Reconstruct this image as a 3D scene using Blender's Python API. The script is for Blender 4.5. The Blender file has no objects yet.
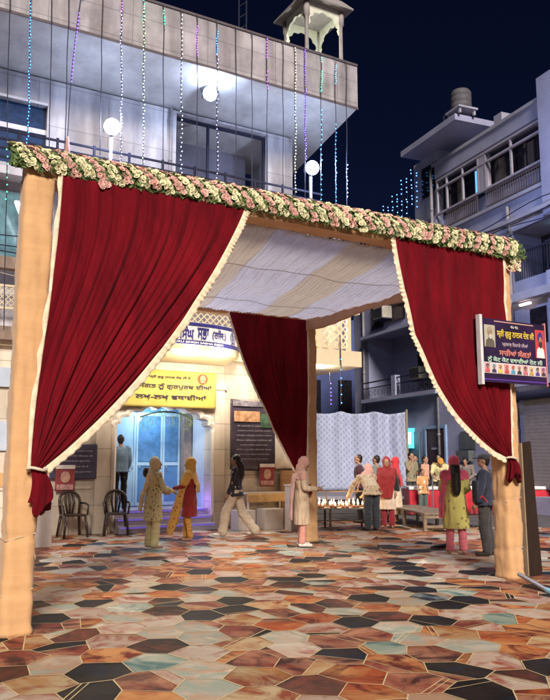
import bpy, bmesh, math, random
from mathutils import Vector, Matrix, noise
R = math.radians
sin, cos, pi = math.sin, math.cos, math.pi
rnd = random.Random(7)
scn = bpy.context.scene
col = scn.collection

# ------------------------------------------------------------------ camera
F_PX = 740.0
PITCH = math.atan(108 / F_PX)
cd = bpy.data.cameras.new('camera')
cam = bpy.data.objects.new('camera', cd); col.objects.link(cam)
cam.location = (0, 0, 1.6); cam.rotation_euler = (R(90) + PITCH, 0, 0)
cd.sensor_fit = 'HORIZONTAL'; cd.sensor_width = 36; cd.lens = 36 * F_PX / 550
cd.clip_start = 0.1; cd.clip_end = 500
scn.camera = cam

# ------------------------------------------------------------------ sky, sun, exposure
SUN_DIR = Vector((-0.14, 0.88, -0.52)).normalized()      # direction the light travels
w = bpy.data.worlds.new('World'); scn.world = w; w.use_nodes = True
wn = w.node_tree.nodes; wl = w.node_tree.links
bg = wn['Background']
sky = wn.new('ShaderNodeTexSky'); sky.sky_type = 'NISHITA'; sky.sun_disc = False
sky.sun_elevation = math.asin(-SUN_DIR.z); sky.sun_rotation = math.atan2(-SUN_DIR.x, -SUN_DIR.y)
tint = wn.new('ShaderNodeMix'); tint.data_type = 'RGBA'; tint.blend_type = 'MULTIPLY'
tint.inputs['Factor'].default_value = 1.0
wl.new(sky.outputs[0], tint.inputs['A']); tint.inputs['B'].default_value = (0.36, 0.42, 1.0, 1)
wl.new(tint.outputs['Result'], bg.inputs[0]); bg.inputs[1].default_value = 0.0024
sd = bpy.data.lights.new('sun', 'SUN'); sd.energy = 3.0; sd.angle = R(17); sd.color = (1.0, 0.90, 0.79)
sun = bpy.data.objects.new('sun', sd); col.objects.link(sun)
sun.rotation_euler = SUN_DIR.to_track_quat('-Z', 'Y').to_euler()
vs = scn.view_settings
vs.view_transform = 'Standard'; vs.look = 'None'; vs.gamma = 1; vs.use_curve_mapping = False
vs.exposure = 0.88
scn.render.engine = 'CYCLES'

# ------------------------------------------------------------------ pixel rays (places measured on real planes)
CP, SP = cos(PITCH), sin(PITCH)
def ray(px, py):
    x = (px - 275) / F_PX; y = (350 - py) / F_PX
    return Vector((x, CP - y * SP, SP + y * CP))
def G(px, py, z=0.0):
    d = ray(px, py); return d * ((z - 1.6) / d.z) + Vector((0, 0, 1.6))
class Frame:
    def __init__(s, x, y, ang):
        s.o = Vector((x, y, 0)); s.a = R(ang); s.ang = ang
        s.e = Vector((cos(s.a), sin(s.a), 0)); s.n = Vector((-sin(s.a), cos(s.a), 0))
    def P(s, u, v, z=0): return s.o + s.e * u + s.n * v + Vector((0, 0, z))
    def pv(s, px, py, v=0.0):
        d = ray(px, py); P = s.o + s.n * v
        q = d * (P.dot(s.n) / d.dot(s.n)); q.z += 1.6
        return (q - P).dot(s.e), q.z
TF = Frame(-2.393, 7.143, 30.0)      # tent
BF = Frame(-3.557, 16.356, 29.3)     # temple building
RF = Frame(5.5, 28.0, -68.0)         # house on the right

# ------------------------------------------------------------------ materials
MATS = {}
def mat(name, c, rough=0.7, var=0.15, scale=6.0, bump=0.0, bscale=40.0, metal=0.0, stretch=None, c2=None, spec=0.35, detail=6):
    if name in MATS: return MATS[name]
    m = bpy.data.materials.new(name); m.use_nodes = True
    n = m.node_tree.nodes; l = m.node_tree.links; b = n['Principled BSDF']
    b.inputs['Roughness'].default_value = rough; b.inputs['Metallic'].default_value = metal
    b.inputs['Specular IOR Level'].default_value = spec
    tc = n.new('ShaderNodeTexCoord'); mp = n.new('ShaderNodeMapping'); l.new(tc.outputs['Object'], mp.inputs[0])
    if stretch: mp.inputs['Scale'].default_value = stretch
    nz = n.new('ShaderNodeTexNoise'); nz.inputs['Scale'].default_value = scale; nz.inputs['Detail'].default_value = detail
    nz.inputs['Roughness'].default_value = 0.65
    l.new(mp.outputs[0], nz.inputs['Vector'])
    rp = n.new('ShaderNodeValToRGB'); l.new(nz.outputs['Fac'], rp.inputs[0])
    a = [max(0, x * (1 - var)) for x in c]; d = c2 if c2 else [min(1, x * (1 + var)) for x in c]
    rp.color_ramp.elements[0].position = 0.32; rp.color_ramp.elements[1].position = 0.68
    rp.color_ramp.elements[0].color = (*a, 1); rp.color_ramp.elements[1].color = (*d, 1)
    l.new(rp.outputs[0], b.inputs['Base Color'])
    if bump:
        n2 = n.new('ShaderNodeTexNoise'); n2.inputs['Scale'].default_value = bscale; n2.inputs['Detail'].default_value = 4
        l.new(mp.outputs[0], n2.inputs['Vector'])
        bp = n.new('ShaderNodeBump'); bp.inputs['Strength'].default_value = bump; bp.inputs['Distance'].default_value = 0.02
        l.new(n2.outputs['Fac'], bp.inputs['Height']); l.new(bp.outputs[0], b.inputs['Normal'])
    MATS[name] = m; return m
def emit(name, c, s, sample=False):
    if name in MATS: return MATS[name]
    m = bpy.data.materials.new(name); m.use_nodes = True
    b = m.node_tree.nodes['Principled BSDF']; b.inputs['Base Color'].default_value = (*[x * .5 for x in c], 1)
    b.inputs['Emission Color'].default_value = (*c, 1); b.inputs['Emission Strength'].default_value = s
    if not sample: m.cycles.emission_sampling = 'NONE'
    MATS[name] = m; return m
def slab_mat(name, c, sx, sz, var=0.12, gap=0.012, mortar=0.6, rough=0.45, dirt=(0.72, 0.70, 0.68)):
    """stone panels with thin joints (object XZ plane)"""
    m = mat(name, c, rough=rough, var=var, scale=1.6, bump=0.1, bscale=8)
    n = m.node_tree.nodes; l = m.node_tree.links; b = n['Principled BSDF']
    tc = [x for x in n if x.type == 'TEX_COORD'][0]; rp = [x for x in n if x.type == 'VALTORGB'][0]
    sp = n.new('ShaderNodeSeparateXYZ'); cb = n.new('ShaderNodeCombineXYZ')
    l.new(tc.outputs['Object'], sp.inputs[0]); l.new(sp.outputs['X'], cb.inputs['X']); l.new(sp.outputs['Z'], cb.inputs['Y'])
    br = n.new('ShaderNodeTexBrick'); br.inputs['Scale'].default_value = 1; br.offset = 0.0
    br.inputs['Brick Width'].default_value = sx; br.inputs['Row Height'].default_value = sz
    br.inputs['Mortar Size'].default_value = gap; br.inputs['Mortar Smooth'].default_value = 0.3
    br.inputs['Color1'].default_value = (0.88, 0.88, 0.88, 1); br.inputs['Color2'].default_value = (1, 1, 1, 1)
    br.inputs['Mortar'].default_value = (mortar, mortar, mortar, 1)
    l.new(cb.outputs[0], br.inputs['Vector'])
    # streaky dirt
    st = n.new('ShaderNodeTexNoise'); st.inputs['Scale'].default_value = 1.2; st.inputs['Detail'].default_value = 8
    mp = n.new('ShaderNodeMapping'); mp.inputs['Scale'].default_value = (2.2, 2.2, 0.35); l.new(tc.outputs['Object'], mp.inputs[0]); l.new(mp.outputs[0], st.inputs['Vector'])
    r2 = n.new('ShaderNodeValToRGB'); l.new(st.outputs['Fac'], r2.inputs[0])
    r2.color_ramp.elements[0].position = 0.38; r2.color_ramp.elements[0].color = (*dirt, 1)
    r2.color_ramp.elements[1].position = 0.6; r2.color_ramp.elements[1].color = (1, 1, 1, 1)
    for src in (br.outputs['Color'], r2.outputs[0]):
        mx = n.new('ShaderNodeMix'); mx.data_type = 'RGBA'; mx.blend_type = 'MULTIPLY'; mx.inputs['Factor'].default_value = 1
        old = b.inputs['Base Color'].links[0].from_socket
        l.new(old, mx.inputs['A']); l.new(src, mx.inputs['B']); l.new(mx.outputs['Result'], b.inputs['Base Color'])
    return m
def cloth(name, c, var=0.12, transl=0.0, scale=5, stretch=None, rough=0.8, c2=None, bump=0.25, bscale=60):
    m = mat(name, c, rough=rough, var=var, scale=scale, bump=bump, bscale=bscale, stretch=stretch, c2=c2, spec=0.2)
    n = m.node_tree.nodes; l = m.node_tree.links; b = n['Principled BSDF']
    b.inputs['Sheen Weight'].default_value = 0.25
    if transl:
        t = n.new('ShaderNodeBsdfTranslucent'); mx = n.new('ShaderNodeMixShader'); mx.inputs[0].default_value = transl
        l.new(b.inputs['Base Color'].links[0].from_socket, t.inputs[0])
        out = n['Material Output']
        l.new(b.outputs[0], mx.inputs[1]); l.new(t.outputs[0], mx.inputs[2]); l.new(mx.outputs[0], out.inputs[0])
    return m
def pattern(name, base, spots, scale=18, thr=0.25, var=0.1, thr2=None, spots2=None):
    """cloth with small printed motifs"""
    m = cloth(name, base, var=var)
    n = m.node_tree.nodes; l = m.node_tree.links; b = n['Principled BSDF']
    tc = [x for x in n if x.type == 'TEX_COORD'][0]
    def layer(sc, th, cc):
        vo = n.new('ShaderNodeTexVoronoi'); vo.inputs['Scale'].default_value = sc; l.new(tc.outputs['Object'], vo.inputs['Vector'])
        lt = n.new('ShaderNodeMath'); lt.operation = 'LESS_THAN'; lt.inputs[1].default_value = th; l.new(vo.outputs['Distance'], lt.inputs[0])
        mx = n.new('ShaderNodeMix'); mx.data_type = 'RGBA'
        old = b.inputs['Base Color'].links[0].from_socket
        l.new(lt.outputs[0], mx.inputs['Factor']); l.new(old, mx.inputs['A']); mx.inputs['B'].default_value = (*cc, 1)
        l.new(mx.outputs['Result'], b.inputs['Base Color'])
    layer(scale, thr, spots)
    if spots2: layer(scale * .61, thr2, spots2)
    return m

# ------------------------------------------------------------------ mesh helpers
def tag(o, label=None, cat=None, group=None, kind=None):
    if label: o['label'] = label
    if cat: o['category'] = cat
    if group: o['group'] = group
    if kind: o['kind'] = kind
    return o
def empty(name, loc=(0, 0, 0), rz=0, label=None, cat=None, group=None):
    o = bpy.data.objects.new(name, None); col.objects.link(o); o.location = loc; o.rotation_euler = (0, 0, rz)
    o.empty_display_size = 0.2
    return tag(o, label, cat, group)
class MB:
    def __init__(s): s.bm = bmesh.new()
    def box(s, x0, x1, y0, y1, z0, z1, M=None, bev=0.0):
        vs_ = [s.bm.verts.new((x, y, z)) for x in (x0, x1) for y in (y0, y1) for z in (z0, z1)]
        fs = [(0, 1, 3, 2), (4, 6, 7, 5), (0, 4, 5, 1), (2, 3, 7, 6), (0, 2, 6, 4), (1, 5, 7, 3)]
        ff = [s.bm.faces.new([vs_[i] for i in f]) for f in fs]
        if bev:
            r = bmesh.ops.bevel(s.bm, geom=list({e for f in ff for e in f.edges}), offset=bev, segments=2, affect='EDGES', profile=0.6)
            vs_ = list({v for v in r['verts']} | {v for f in r['faces'] for v in f.verts})
        if M is not None: bmesh.ops.transform(s.bm, matrix=M, verts=vs_)
        return s
    def loft(s, rings, close=True, cap=True):
        """rings: lists of points, same count"""
        R_ = [[s.bm.verts.new(p) for p in r] for r in rings]
        n = len(R_[0])
        for a, b in zip(R_, R_[1:]):
            for i in range(n if close else n - 1):
                j = (i + 1) % n
                try: s.bm.faces.new((a[i], a[j], b[j], b[i]))
                except ValueError: pass
        if cap and close:
            s.bm.faces.new(R_[0][::-1]); s.bm.faces.new(R_[-1])
        return s
    def tube(s, pts, r, n=8, r1=None):
        pts = [Vector(p) for p in pts]; k = len(pts); rings = []
        up = Vector((0, 0, 1)); prev = None
        for i, p in enumerate(pts):
            t = (pts[min(i + 1, k - 1)] - pts[max(i - 1, 0)])
            if t.length < 1e-9: t = Vector((0, 0, 1))
            t.normalize()
            if prev is None:
                a = t.cross(up)
                if a.length < 0.05: a = t.cross(Vector((1, 0, 0)))
            else: a = prev - t * prev.dot(t)
            a.normalize(); b = t.cross(a); prev = a
            rr = r if r1 is None else r + (r1 - r) * i / (k - 1)
            rings.append([p + a * cos(2 * pi * j / n) * rr + b * sin(2 * pi * j / n) * rr for j in range(n)])
        return s.loft(rings)
    def lathe(s, prof, c=(0, 0, 0), n=20, ry=1.0):
        c = Vector(c)
        return s.loft([[c + Vector((r * cos(2 * pi * j / n), r * ry * sin(2 * pi * j / n), z)) for j in range(n)] for r, z in prof])
    def prism(s, poly, y0, y1, M=None):
        """poly in (x,z), extruded y0..y1"""
        a = [s.bm.verts.new((p[0], y0, p[1])) for p in poly]; b = [s.bm.verts.new((p[0], y1, p[1])) for p in poly]
        n = len(poly)
        s.bm.faces.new(a); s.bm.faces.new(b[::-1])
        for i in range(n): s.bm.faces.new((a[(i + 1) % n], a[i], b[i], b[(i + 1) % n]))
        if M is not None: bmesh.ops.transform(s.bm, matrix=M, verts=a + b)
        return s
    def grid(s, f, nu, nv):
        V_ = [[s.bm.verts.new(f(i / nu, j / nv)) for j in range(nv + 1)] for i in range(nu + 1)]
        for i in range(nu):
            for j in range(nv): s.bm.faces.new((V_[i][j], V_[i + 1][j], V_[i + 1][j + 1], V_[i][j + 1]))
        return s
    def ball(s, c, rx, ry=None, rz=None, sub=2, M=None):
        ry = rx if ry is None else ry; rz = rx if rz is None else rz
        r = bmesh.ops.create_icosphere(s.bm, subdivisions=sub, radius=1)
        m = Matrix.Translation(c) @ (M if M is not None else Matrix()) @ Matrix.Diagonal((rx, ry, rz, 1))
        bmesh.ops.transform(s.bm, matrix=m, verts=r['verts']); return s
    def cap(s, p0, r0, p1, r1, n=12, fl=1.0):
        """tapered capsule; fl flattens the second axis"""
        p0, p1 = Vector(p0), Vector(p1); t = p1 - p0; L = t.length
        if L < 1e-6: return s.ball(p0, r0)
        t.normalize(); a = Vector((1, 0, 0)) - t * t.x
        if a.length < 0.2: a = Vector((0, 1, 0)) - t * t.y
        a.normalize(); b = t.cross(a); rings = []
        for k in range(1, 5):
            th = pi / 2 * k / 4; rings.append((p0 - t * r0 * cos(th), r0 * sin(th)))
        for k in range(4, 0, -1):
            th = pi / 2 * k / 4; rings.append((p1 + t * r1 * cos(th), r1 * sin(th)))
        return s.loft([[c + a * cos(2 * pi * j / n) * r + b * sin(2 * pi * j / n) * r * fl for j in range(n)] for c, r in rings])
    def mesh(s, name='m', smooth=False):
        me = bpy.data.meshes.new(name); bmesh.ops.recalc_face_normals(s.bm, faces=s.bm.faces)
        s.bm.to_mesh(me); s.bm.free()
        if smooth:
            for p in me.polygons: p.use_smooth = True
        return me
    def build(s, name, m, parent=None, smooth=False, solid=0.0, loc=None, rz=None, recalc=True):
        if not recalc:
            me = bpy.data.meshes.new(name); s.bm.to_mesh(me); s.bm.free()
            if smooth:
                for p in me.polygons: p.use_smooth = True
        else: me = s.mesh(name, smooth)
        return link(name, me, m, parent, solid, loc, rz)
def link(name, me, m, parent=None, solid=0.0, loc=None, rz=None):
    o = bpy.data.objects.new(name, me); col.objects.link(o)
    for q in (m if isinstance(m, (list, tuple)) else [m]): me.materials.append(q)
    if parent is not None: o.parent = parent
    if loc is not None: o.location = loc
    if rz is not None: o.rotation_euler = (0, 0, rz)
    if solid:
        md = o.modifiers.new('thickness', 'SOLIDIFY'); md.thickness = solid; md.offset = 0
    return o
def copy_tree(o, parent=None):
    c = o.copy(); col.objects.link(c)
    if parent is not None: c.parent = parent
    for ch in [x for x in bpy.data.objects if x.parent == o]: copy_tree(ch, c)
    return c
def remesh(mb, voxel=0.01, smooth=2):
    """turn overlapping closed shapes into one continuous smooth skin"""
    me = mb.mesh('tmp'); o = bpy.data.objects.new('tmp', me); col.objects.link(o)
    md = o.modifiers.new('r', 'REMESH'); md.mode = 'VOXEL'; md.voxel_size = voxel; md.use_smooth_shade = True
    if smooth:
        sm = o.modifiers.new('s', 'SMOOTH'); sm.factor = 0.5; sm.iterations = smooth
    dg = bpy.context.evaluated_depsgraph_get(); ev = o.evaluated_get(dg)
    out = bpy.data.meshes.new_from_object(ev)
    bpy.data.objects.remove(o); bpy.data.meshes.remove(me)
    for p in out.polygons: p.use_smooth = True
    return out
def disp(me, fn):
    ns = [v.normal.copy() for v in me.vertices]
    for v, n_ in zip(me.vertices, ns): v.co += n_ * fn(v.co)
def text_mesh(s, size=1.0, bold=0.0, fit=None, height=None, extrude=0.002):
    """mesh of a word in the XZ plane, centred; fit = wanted width, height = wanted height"""
    t = list(s)
    for i in range(1, len(t)):
        if t[i] == '\u0a3f': t[i - 1], t[i] = t[i], t[i - 1]      # the short i is drawn before its letter
    bm = bmesh.new()
    for outline in (0, 1):       # filled letters, then a thin tube along their outlines
        cu = bpy.data.curves.new('t', 'FONT'); cu.body = ''.join(t); cu.size = size
        cu.align_x = 'CENTER'; cu.resolution_u = 3
        if outline: cu.fill_mode = 'NONE'; cu.bevel_depth = .024 + bold; cu.bevel_resolution = 1
        else: cu.extrude = .004
        o = bpy.data.objects.new('t', cu); col.objects.link(o)
        dg = bpy.context.evaluated_depsgraph_get(); m_ = bpy.data.meshes.new_from_object(o.evaluated_get(dg))
        bm.from_mesh(m_); bpy.data.objects.remove(o); bpy.data.curves.remove(cu); bpy.data.meshes.remove(m_)
    me = bpy.data.meshes.new('lettering'); bm.to_mesh(me); bm.free()
    xs = [v.co.x for v in me.vertices]; ys = [v.co.y for v in me.vertices]
    if not xs: return me
    w_, h_ = max(xs) - min(xs), max(ys) - min(ys); cx, cy = (max(xs) + min(xs)) / 2, (max(ys) + min(ys)) / 2
    sx = fit / w_ if fit else 1; sy = height / h_ if height else sx
    for v in me.vertices:
        x, y, z = v.co; v.co = ((x - cx) * sx, -z * .07 - .002, (y - cy) * sy)
    return me

# ================================================================== THE GROUND
M_ground = mat('worn_asphalt', (0.10, 0.09, 0.085), rough=0.9, var=0.35, scale=3, bump=0.5, bscale=30)
b = MB(); b.grid(lambda u, v: (-150 + 300 * u, -40 + 300 * v, -0.012), 6, 6)
tag(b.build('ground', M_ground), kind='structure')

# ------------------------------------------------------------------ carpet
def carpet():
    bm = bmesh.new()
    cl = [bm.loops.layers.float_color.new(n) for n in ('ca', 'cb', 'cc')]
    A = R(6); ex = Vector((cos(A), sin(A), 0)); ey = Vector((-sin(A), cos(A), 0))
    rx, ry = 0.255, 0.285                    # flat-top hexes, points left and right
    r = random.Random(3)
    vcache = {}
    def vert(i, j, k):
        cx = i * rx * 1.5; cy = (j + (0.5 if i % 2 else 0)) * 2 * ry * 0.866
        a = k * pi / 3; x = cx + rx * cos(a); y = cy + ry * sin(a)
        key = (round(x * 50), round(y * 50))
        for dx in (-1, 0, 1):
            for dy in (-1, 0, 1):
                if (key[0] + dx, key[1] + dy) in vcache: return vcache[(key[0] + dx, key[1] + dy)]
        p = ex * (x + r.uniform(-.05, .05)) + ey * (y + r.uniform(-.045, .045)) + Vector((0, 8, 0))
        vcache[key] = p; return p
    pal = [  # (a, b, c) marble colours, weight
        ((.64, .13, .035), (.90, .42, .15), (.20, .02, .015), 30),     # orange rust
        ((.34, .06, .04), (.70, .32, .18), (.09, .02, .02), 28),     # brown red
        ((.86, .78, .64), (.74, .44, .28), (.52, .60, .50), 27),     # cream
        ((.80, .52, .40), (.88, .76, .62), (.52, .14, .08), 22),    # pink beige
        ((.44, .54, .44), (.80, .76, .62), (.12, .28, .27), 8),     # sage
        ((.006, .006, .007), (.028, .017, .014), (.007, .016, .04), 19), # black
        ((.02, .014, .016), (.28, .07, .04), (.04, .03, .03), 12),
        ((.04, .11, .19), (.44, .48, .42), (.02, .03, .06), 3),     # blue
        ((.66, .26, .06), (.82, .62, .36), (.42, .08, .03), 13)]     # amber
    wts = [p[3] for p in pal]
    def inside(c):
        q = c - BF.o
        if c.y > 19.4 or c.y < 1.8 or abs(c.x) > 12: return False
        if q.dot(BF.n) > -0.02 and q.dot(BF.e) < 4.9: return False
        if c.y > 18.6 - 0.25 * (c.x - 2) and c.x > 2: return False
        return True
    lines = []
    def face(pts):
        c = sum(pts, Vector()) / len(pts)
        f = bm.faces.new([bm.verts.new(p) for p in pts]); p = r.choices(pal, wts)[0]
        k = r.uniform(.85, 1.15); ab = [p[0], p[1], p[2]]
        for lp in f.loops:
            for q in range(3): lp[cl[q]] = (*[x * k for x in ab[q]], 1)
        for a, b_ in zip(pts, pts[1:] + pts[:1]): lines.append((a, b_))
    for i in range(-36, 37):
        for j in range(-16, 33):
            pts = [vert(i, j, k) for k in range(6)]
            c = sum(pts, Vector()) / 6
            if not inside(c): continue
            if r.random() < 0.62:
                k = r.randrange(6); t1, t2 = r.uniform(.25, .8), r.uniform(.2, .75); st = r.choice((2, 2, 3, 2))
                a = pts[k].lerp(pts[(k + 1) % 6], t1); kk = (k + st) % 6; d = pts[kk].lerp(pts[(kk + 1) % 6], t2)
                p1 = [a] + [pts[(k + 1 + q) % 6] for q in range(st)] + [d]
                p2 = [d] + [pts[(kk + 1 + q) % 6] for q in range(6 - st)] + [a]
                big = p1 if len(p1) > len(p2) else p2
                if r.random() < .14 and len(big) >= 5:
                    small = p2 if big is p1 else p1; q = len(big) // 2
                    e1 = big[0].lerp(big[1], r.uniform(.3, .7)); e2 = big[q].lerp(big[q + 1], r.uniform(.3, .7))
                    face(small); face([e1] + big[1:q + 1] + [e2]); face([e2] + big[q + 1:] + [big[0], e1])
                else: face(p1); face(p2)
                if r.random() < 0.35:      # second gold line beside the first
                    n_ = (d - a).cross(Vector((0, 0, 1))).normalized() * 0.045
                    lines.append((a.lerp(d, .04) + n_, a.lerp(d, .96) + n_))
            else: face(pts)
    nf = len(bm.faces)
    done = set()
    for a, b_ in lines:
        key = tuple(sorted(((round(a.x, 3), round(a.y, 3)), (round(b_.x, 3), round(b_.y, 3)))))
        if key in done: continue
        done.add(key)
        t = (b_ - a)
        if t.length < .01: continue
        t.normalize(); n_ = t.cross(Vector((0, 0, 1))) * r.uniform(.0035, .0058)
        zz = Vector((0, 0, 0.0035 + r.uniform(0, .0012)))
        f = bm.faces.new([bm.verts.new(p + zz) for p in (a - n_, b_ - n_, b_ + n_, a + n_)])
        f.material_index = 1
    me = bpy.data.meshes.new('carpet'); bm.to_mesh(me); bm.free()
    m = bpy.data.materials.new('printed_carpet'); m.use_nodes = True
    n = m.node_tree.nodes; l = m.node_tree.links; b = n['Principled BSDF']
    b.inputs['Roughness'].default_value = 0.6; b.inputs['Specular IOR Level'].default_value = 0.18
    at = []
    for q in ('ca', 'cb', 'cc'):
        x = n.new('ShaderNodeAttribute'); x.attribute_name = q; at.append(x)
    tc = n.new('ShaderNodeTexCoord')
    add = n.new('ShaderNodeVectorMath'); add.operation = 'MULTIPLY_ADD'
    l.new(at[0].outputs['Color'], add.inputs[0]); add.inputs[1].default_value = (67, 89, 153); l.new(tc.outputs['Object'], add.inputs[2])
    def nz(sc, dist, lo, hi, src):
        t = n.new('ShaderNodeTexNoise'); t.inputs['Scale'].default_value = sc; t.inputs['Detail'].default_value = 7
        t.inputs['Distortion'].default_value = dist; t.inputs['Roughness'].default_value = .62; l.new(src, t.inputs['Vector'])
        rr = n.new('ShaderNodeMapRange'); rr.inputs[1].default_value = lo; rr.inputs[2].default_value = hi; rr.clamp = True
        l.new(t.outputs['Fac'], rr.inputs[0]); return rr.outputs[0]
    m1 = n.new('ShaderNodeMix'); m1.data_type = 'RGBA'; l.new(nz(1.5, 1.2, .40, .60, add.outputs[0]), m1.inputs['Factor'])
    l.new(at[0].outputs['Color'], m1.inputs['A']); l.new(at[1].outputs['Color'], m1.inputs['B'])
    m2 = n.new('ShaderNodeMix'); m2.data_type = 'RGBA'; l.new(nz(1.9, 1.8, .48, .62, add.outputs[0]), m2.inputs['Factor'])
    l.new(m1.outputs['Result'], m2.inputs['A']); l.new(at[2].outputs['Color'], m2.inputs['B'])
    # pale and dark veins running through the print
    wv = n.new('ShaderNodeTexNoise'); wv.noise_type = 'RIDGED_MULTIFRACTAL'; wv.inputs['Scale'].default_value = 2.6; wv.inputs['Distortion'].default_value = 1.5; wv.inputs['Detail'].default_value = 8
    l.new(add.outputs[0], wv.inputs['Vector'])
    wr = n.new('ShaderNodeMapRange'); wr.inputs[1].default_value = .25; wr.inputs[2].default_value = 1.0; wr.inputs[3].default_value = .62; wr.inputs[4].default_value = 1.4; l.new(wv.outputs['Fac'], wr.inputs[0])
    vm = n.new('ShaderNodeVectorMath'); vm.operation = 'SCALE'; l.new(m2.outputs['Result'], vm.inputs[0]); l.new(wr.outputs[0], vm.inputs['Scale'])
    # worn, dusty film over the whole print
    m3 = n.new('ShaderNodeMix'); m3.data_type = 'RGBA'; l.new(nz(.7, .4, .45, .75, tc.outputs['Object']), m3.inputs['Factor'])
    sc_ = n.new('ShaderNodeMath'); sc_.operation = 'MULTIPLY'; sc_.inputs[1].default_value = .12
    l.new(m3.inputs['Factor'].links[0].from_socket, sc_.inputs[0]); l.new(sc_.outputs[0], m3.inputs['Factor'])
    l.new(vm.outputs[0], m3.inputs['A']); m3.inputs['B'].default_value = (.34, .29, .25, 1)
    l.new(m3.outputs['Result'], b.inputs['Base Color'])
    t = n.new('ShaderNodeTexNoise'); t.inputs['Scale'].default_value = 9; t.inputs['Detail'].default_value = 8; l.new(tc.outputs['Object'], t.inputs['Vector'])
    bp = n.new('ShaderNodeBump'); bp.inputs['Strength'].default_value = .25; bp.inputs['Distance'].default_value = .02
    l.new(t.outputs['Fac'], bp.inputs['Height']); l.new(bp.outputs[0], b.inputs['Normal'])
    gold = mat('gold_line', (.66, .52, .28), rough=.5, var=.2, scale=4)
    o = link('carpet', me, [m, gold])
    tag(o, 'marble print carpet of orange, cream and black hexagons with gold lines covering the forecourt', 'carpet')
carpet()

# ================================================================== THE TENT (entrance canopy)
M_peach = cloth('peach_cloth', (.60, .35, .17), var=.07, scale=2.5, stretch=(1, 1, 4))
M_peachw = cloth('peach_ceiling_cloth', (.84, .79, .73), var=.08, transl=.64, stretch=(14, .6, 1), scale=3)
M_white_cl = cloth('white_ceiling_cloth', (.84, .84, .90), var=.08, transl=.66, stretch=(14, .6, 1), scale=3)
M_red = cloth('maroon_velvet', (.115, .003, .009), var=.25, scale=2, c2=(.19, .005, .012), stretch=(2, 1, .5), rough=.85, bump=.15, transl=.14)
M_red.node_tree.nodes['Principled BSDF'].inputs['Sheen Weight'].default_value = .04; M_red.node_tree.nodes['Principled BSDF'].inputs['Specular IOR Level'].default_value = .08
M_fringe = cloth('cream_fringe', (.74, .62, .45), var=.15, scale=25)
W, D, HB = 6.44, 5.07, 4.36
tent = empty('entrance_canopy', TF.o, TF.a, 'tall festive canopy of peach cloth posts and beams with a pleated peach and white ceiling', 'canopy')
def post(u, v, w_=.27, h=HB, seed=0, lean=(0, 0)):
    r = random.Random(seed); ties = [.38, .95 + r.uniform(-.1, .1)]
    def ring(z):
        t = z / h; hw = w_ / 2 * (1.08 if z < .05 else 1.0)
        for k in ties: hw *= 1 - .10 * math.exp(-((z - k) / .025) ** 2)
        hw *= 1 + .10 * math.exp(-((z - .30) / .10) ** 2) * .6
        pts = []
        n = 40
        for i in range(n):
            a = 2 * pi * i / n; c_, s_ = cos(a), sin(a); q = max(abs(c_), abs(s_)); x, y = c_ / q, s_ / q
            k = (abs(c_) ** 6 + abs(s_) ** 6) ** (-1 / 6)
            x, y = c_ * k, s_ * k
            fz = (z / .62 + a / (2 * pi) + .08 * noise.noise(Vector((c_, s_, z)))) % 1.0
            nn = .008 * fz ** 1.5 + noise.noise(Vector((x * 1.2 + seed * 9, y * 1.2, z * 2.0 + x * 1.5))) * .014 + (1 - abs(noise.noise(Vector((x * 2 + seed, y * 2, z * 3.4 + x * 2.6)))) * 3) * .006 + noise.noise(Vector((x * 3 + seed, y * 3, z * 14 + x * 9))) * .005
            pts.append(Vector((u + x * (hw + nn) + lean[0] * (1 - t), v + y * (hw + nn) + lean[1] * (1 - t), z)))
        return pts
    m = MB().loft([ring(h * i / 110) for i in range(111)])
    o = m.build('post', M_peach, tent, smooth=True)
    m = MB()
    for k in ties:
        m.tube([Vector((u + lean[0] + x * w_ * .47, v + lean[1] + y * w_ * .47, k + .03 * x)) for x, y in ((-1, -1), (1, -1), (1, 1), (-1, 1), (-1, -1))], .006, 6)
    m.build('cord', mat('tie_cord', (.5, .4, .28)), o)
post(0, 0, .28, seed=1, lean=(-.03, 0)); post(W, 0, .28, seed=2); post(1.12, D, .24, seed=3); post(W + .02, D, .25, seed=4)
def beam(u0, v0, u1, v1, z0, z1, w_, seed):
    L_ = math.hypot(u1 - u0, v1 - v0); a = math.atan2(v1 - v0, u1 - u0); n = int(L_ * 14)
    def f(i):
        t = i / n; x = u0 + (u1 - u0) * t; y = v0 + (v1 - v0) * t; out = []
        for k, (dy, dz) in enumerate(((-1, -1), (-1, 0), (-1, 1), (0, 1), (1, 1), (1, 0), (1, -1), (0, -1))):
            q = noise.noise(Vector((t * L_ * 3, k * .8, seed))) * .02
            yy = (w_ / 2 + q) * dy
            out.append(Vector((x - sin(a) * yy, y + cos(a) * yy, (z0 + z1) / 2 + dz * ((z1 - z0) / 2 + q))))
        return out
    MB().loft([f(i) for i in range(n + 1)]).build('beam', M_peach, tent, smooth=False)
beam(-.13, 0, W + .13, 0, HB, HB + .17, .26, 1)
beam(.03, .16, 1.09, D - .14, HB - .02, HB + .13, .20, 2)
beam(W, .14, W, D - .14, HB - .04, HB + .13, .20, 3)
beam(1.0, D, W + .1, D, HB - .06, HB + .10, .20, 4)
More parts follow.
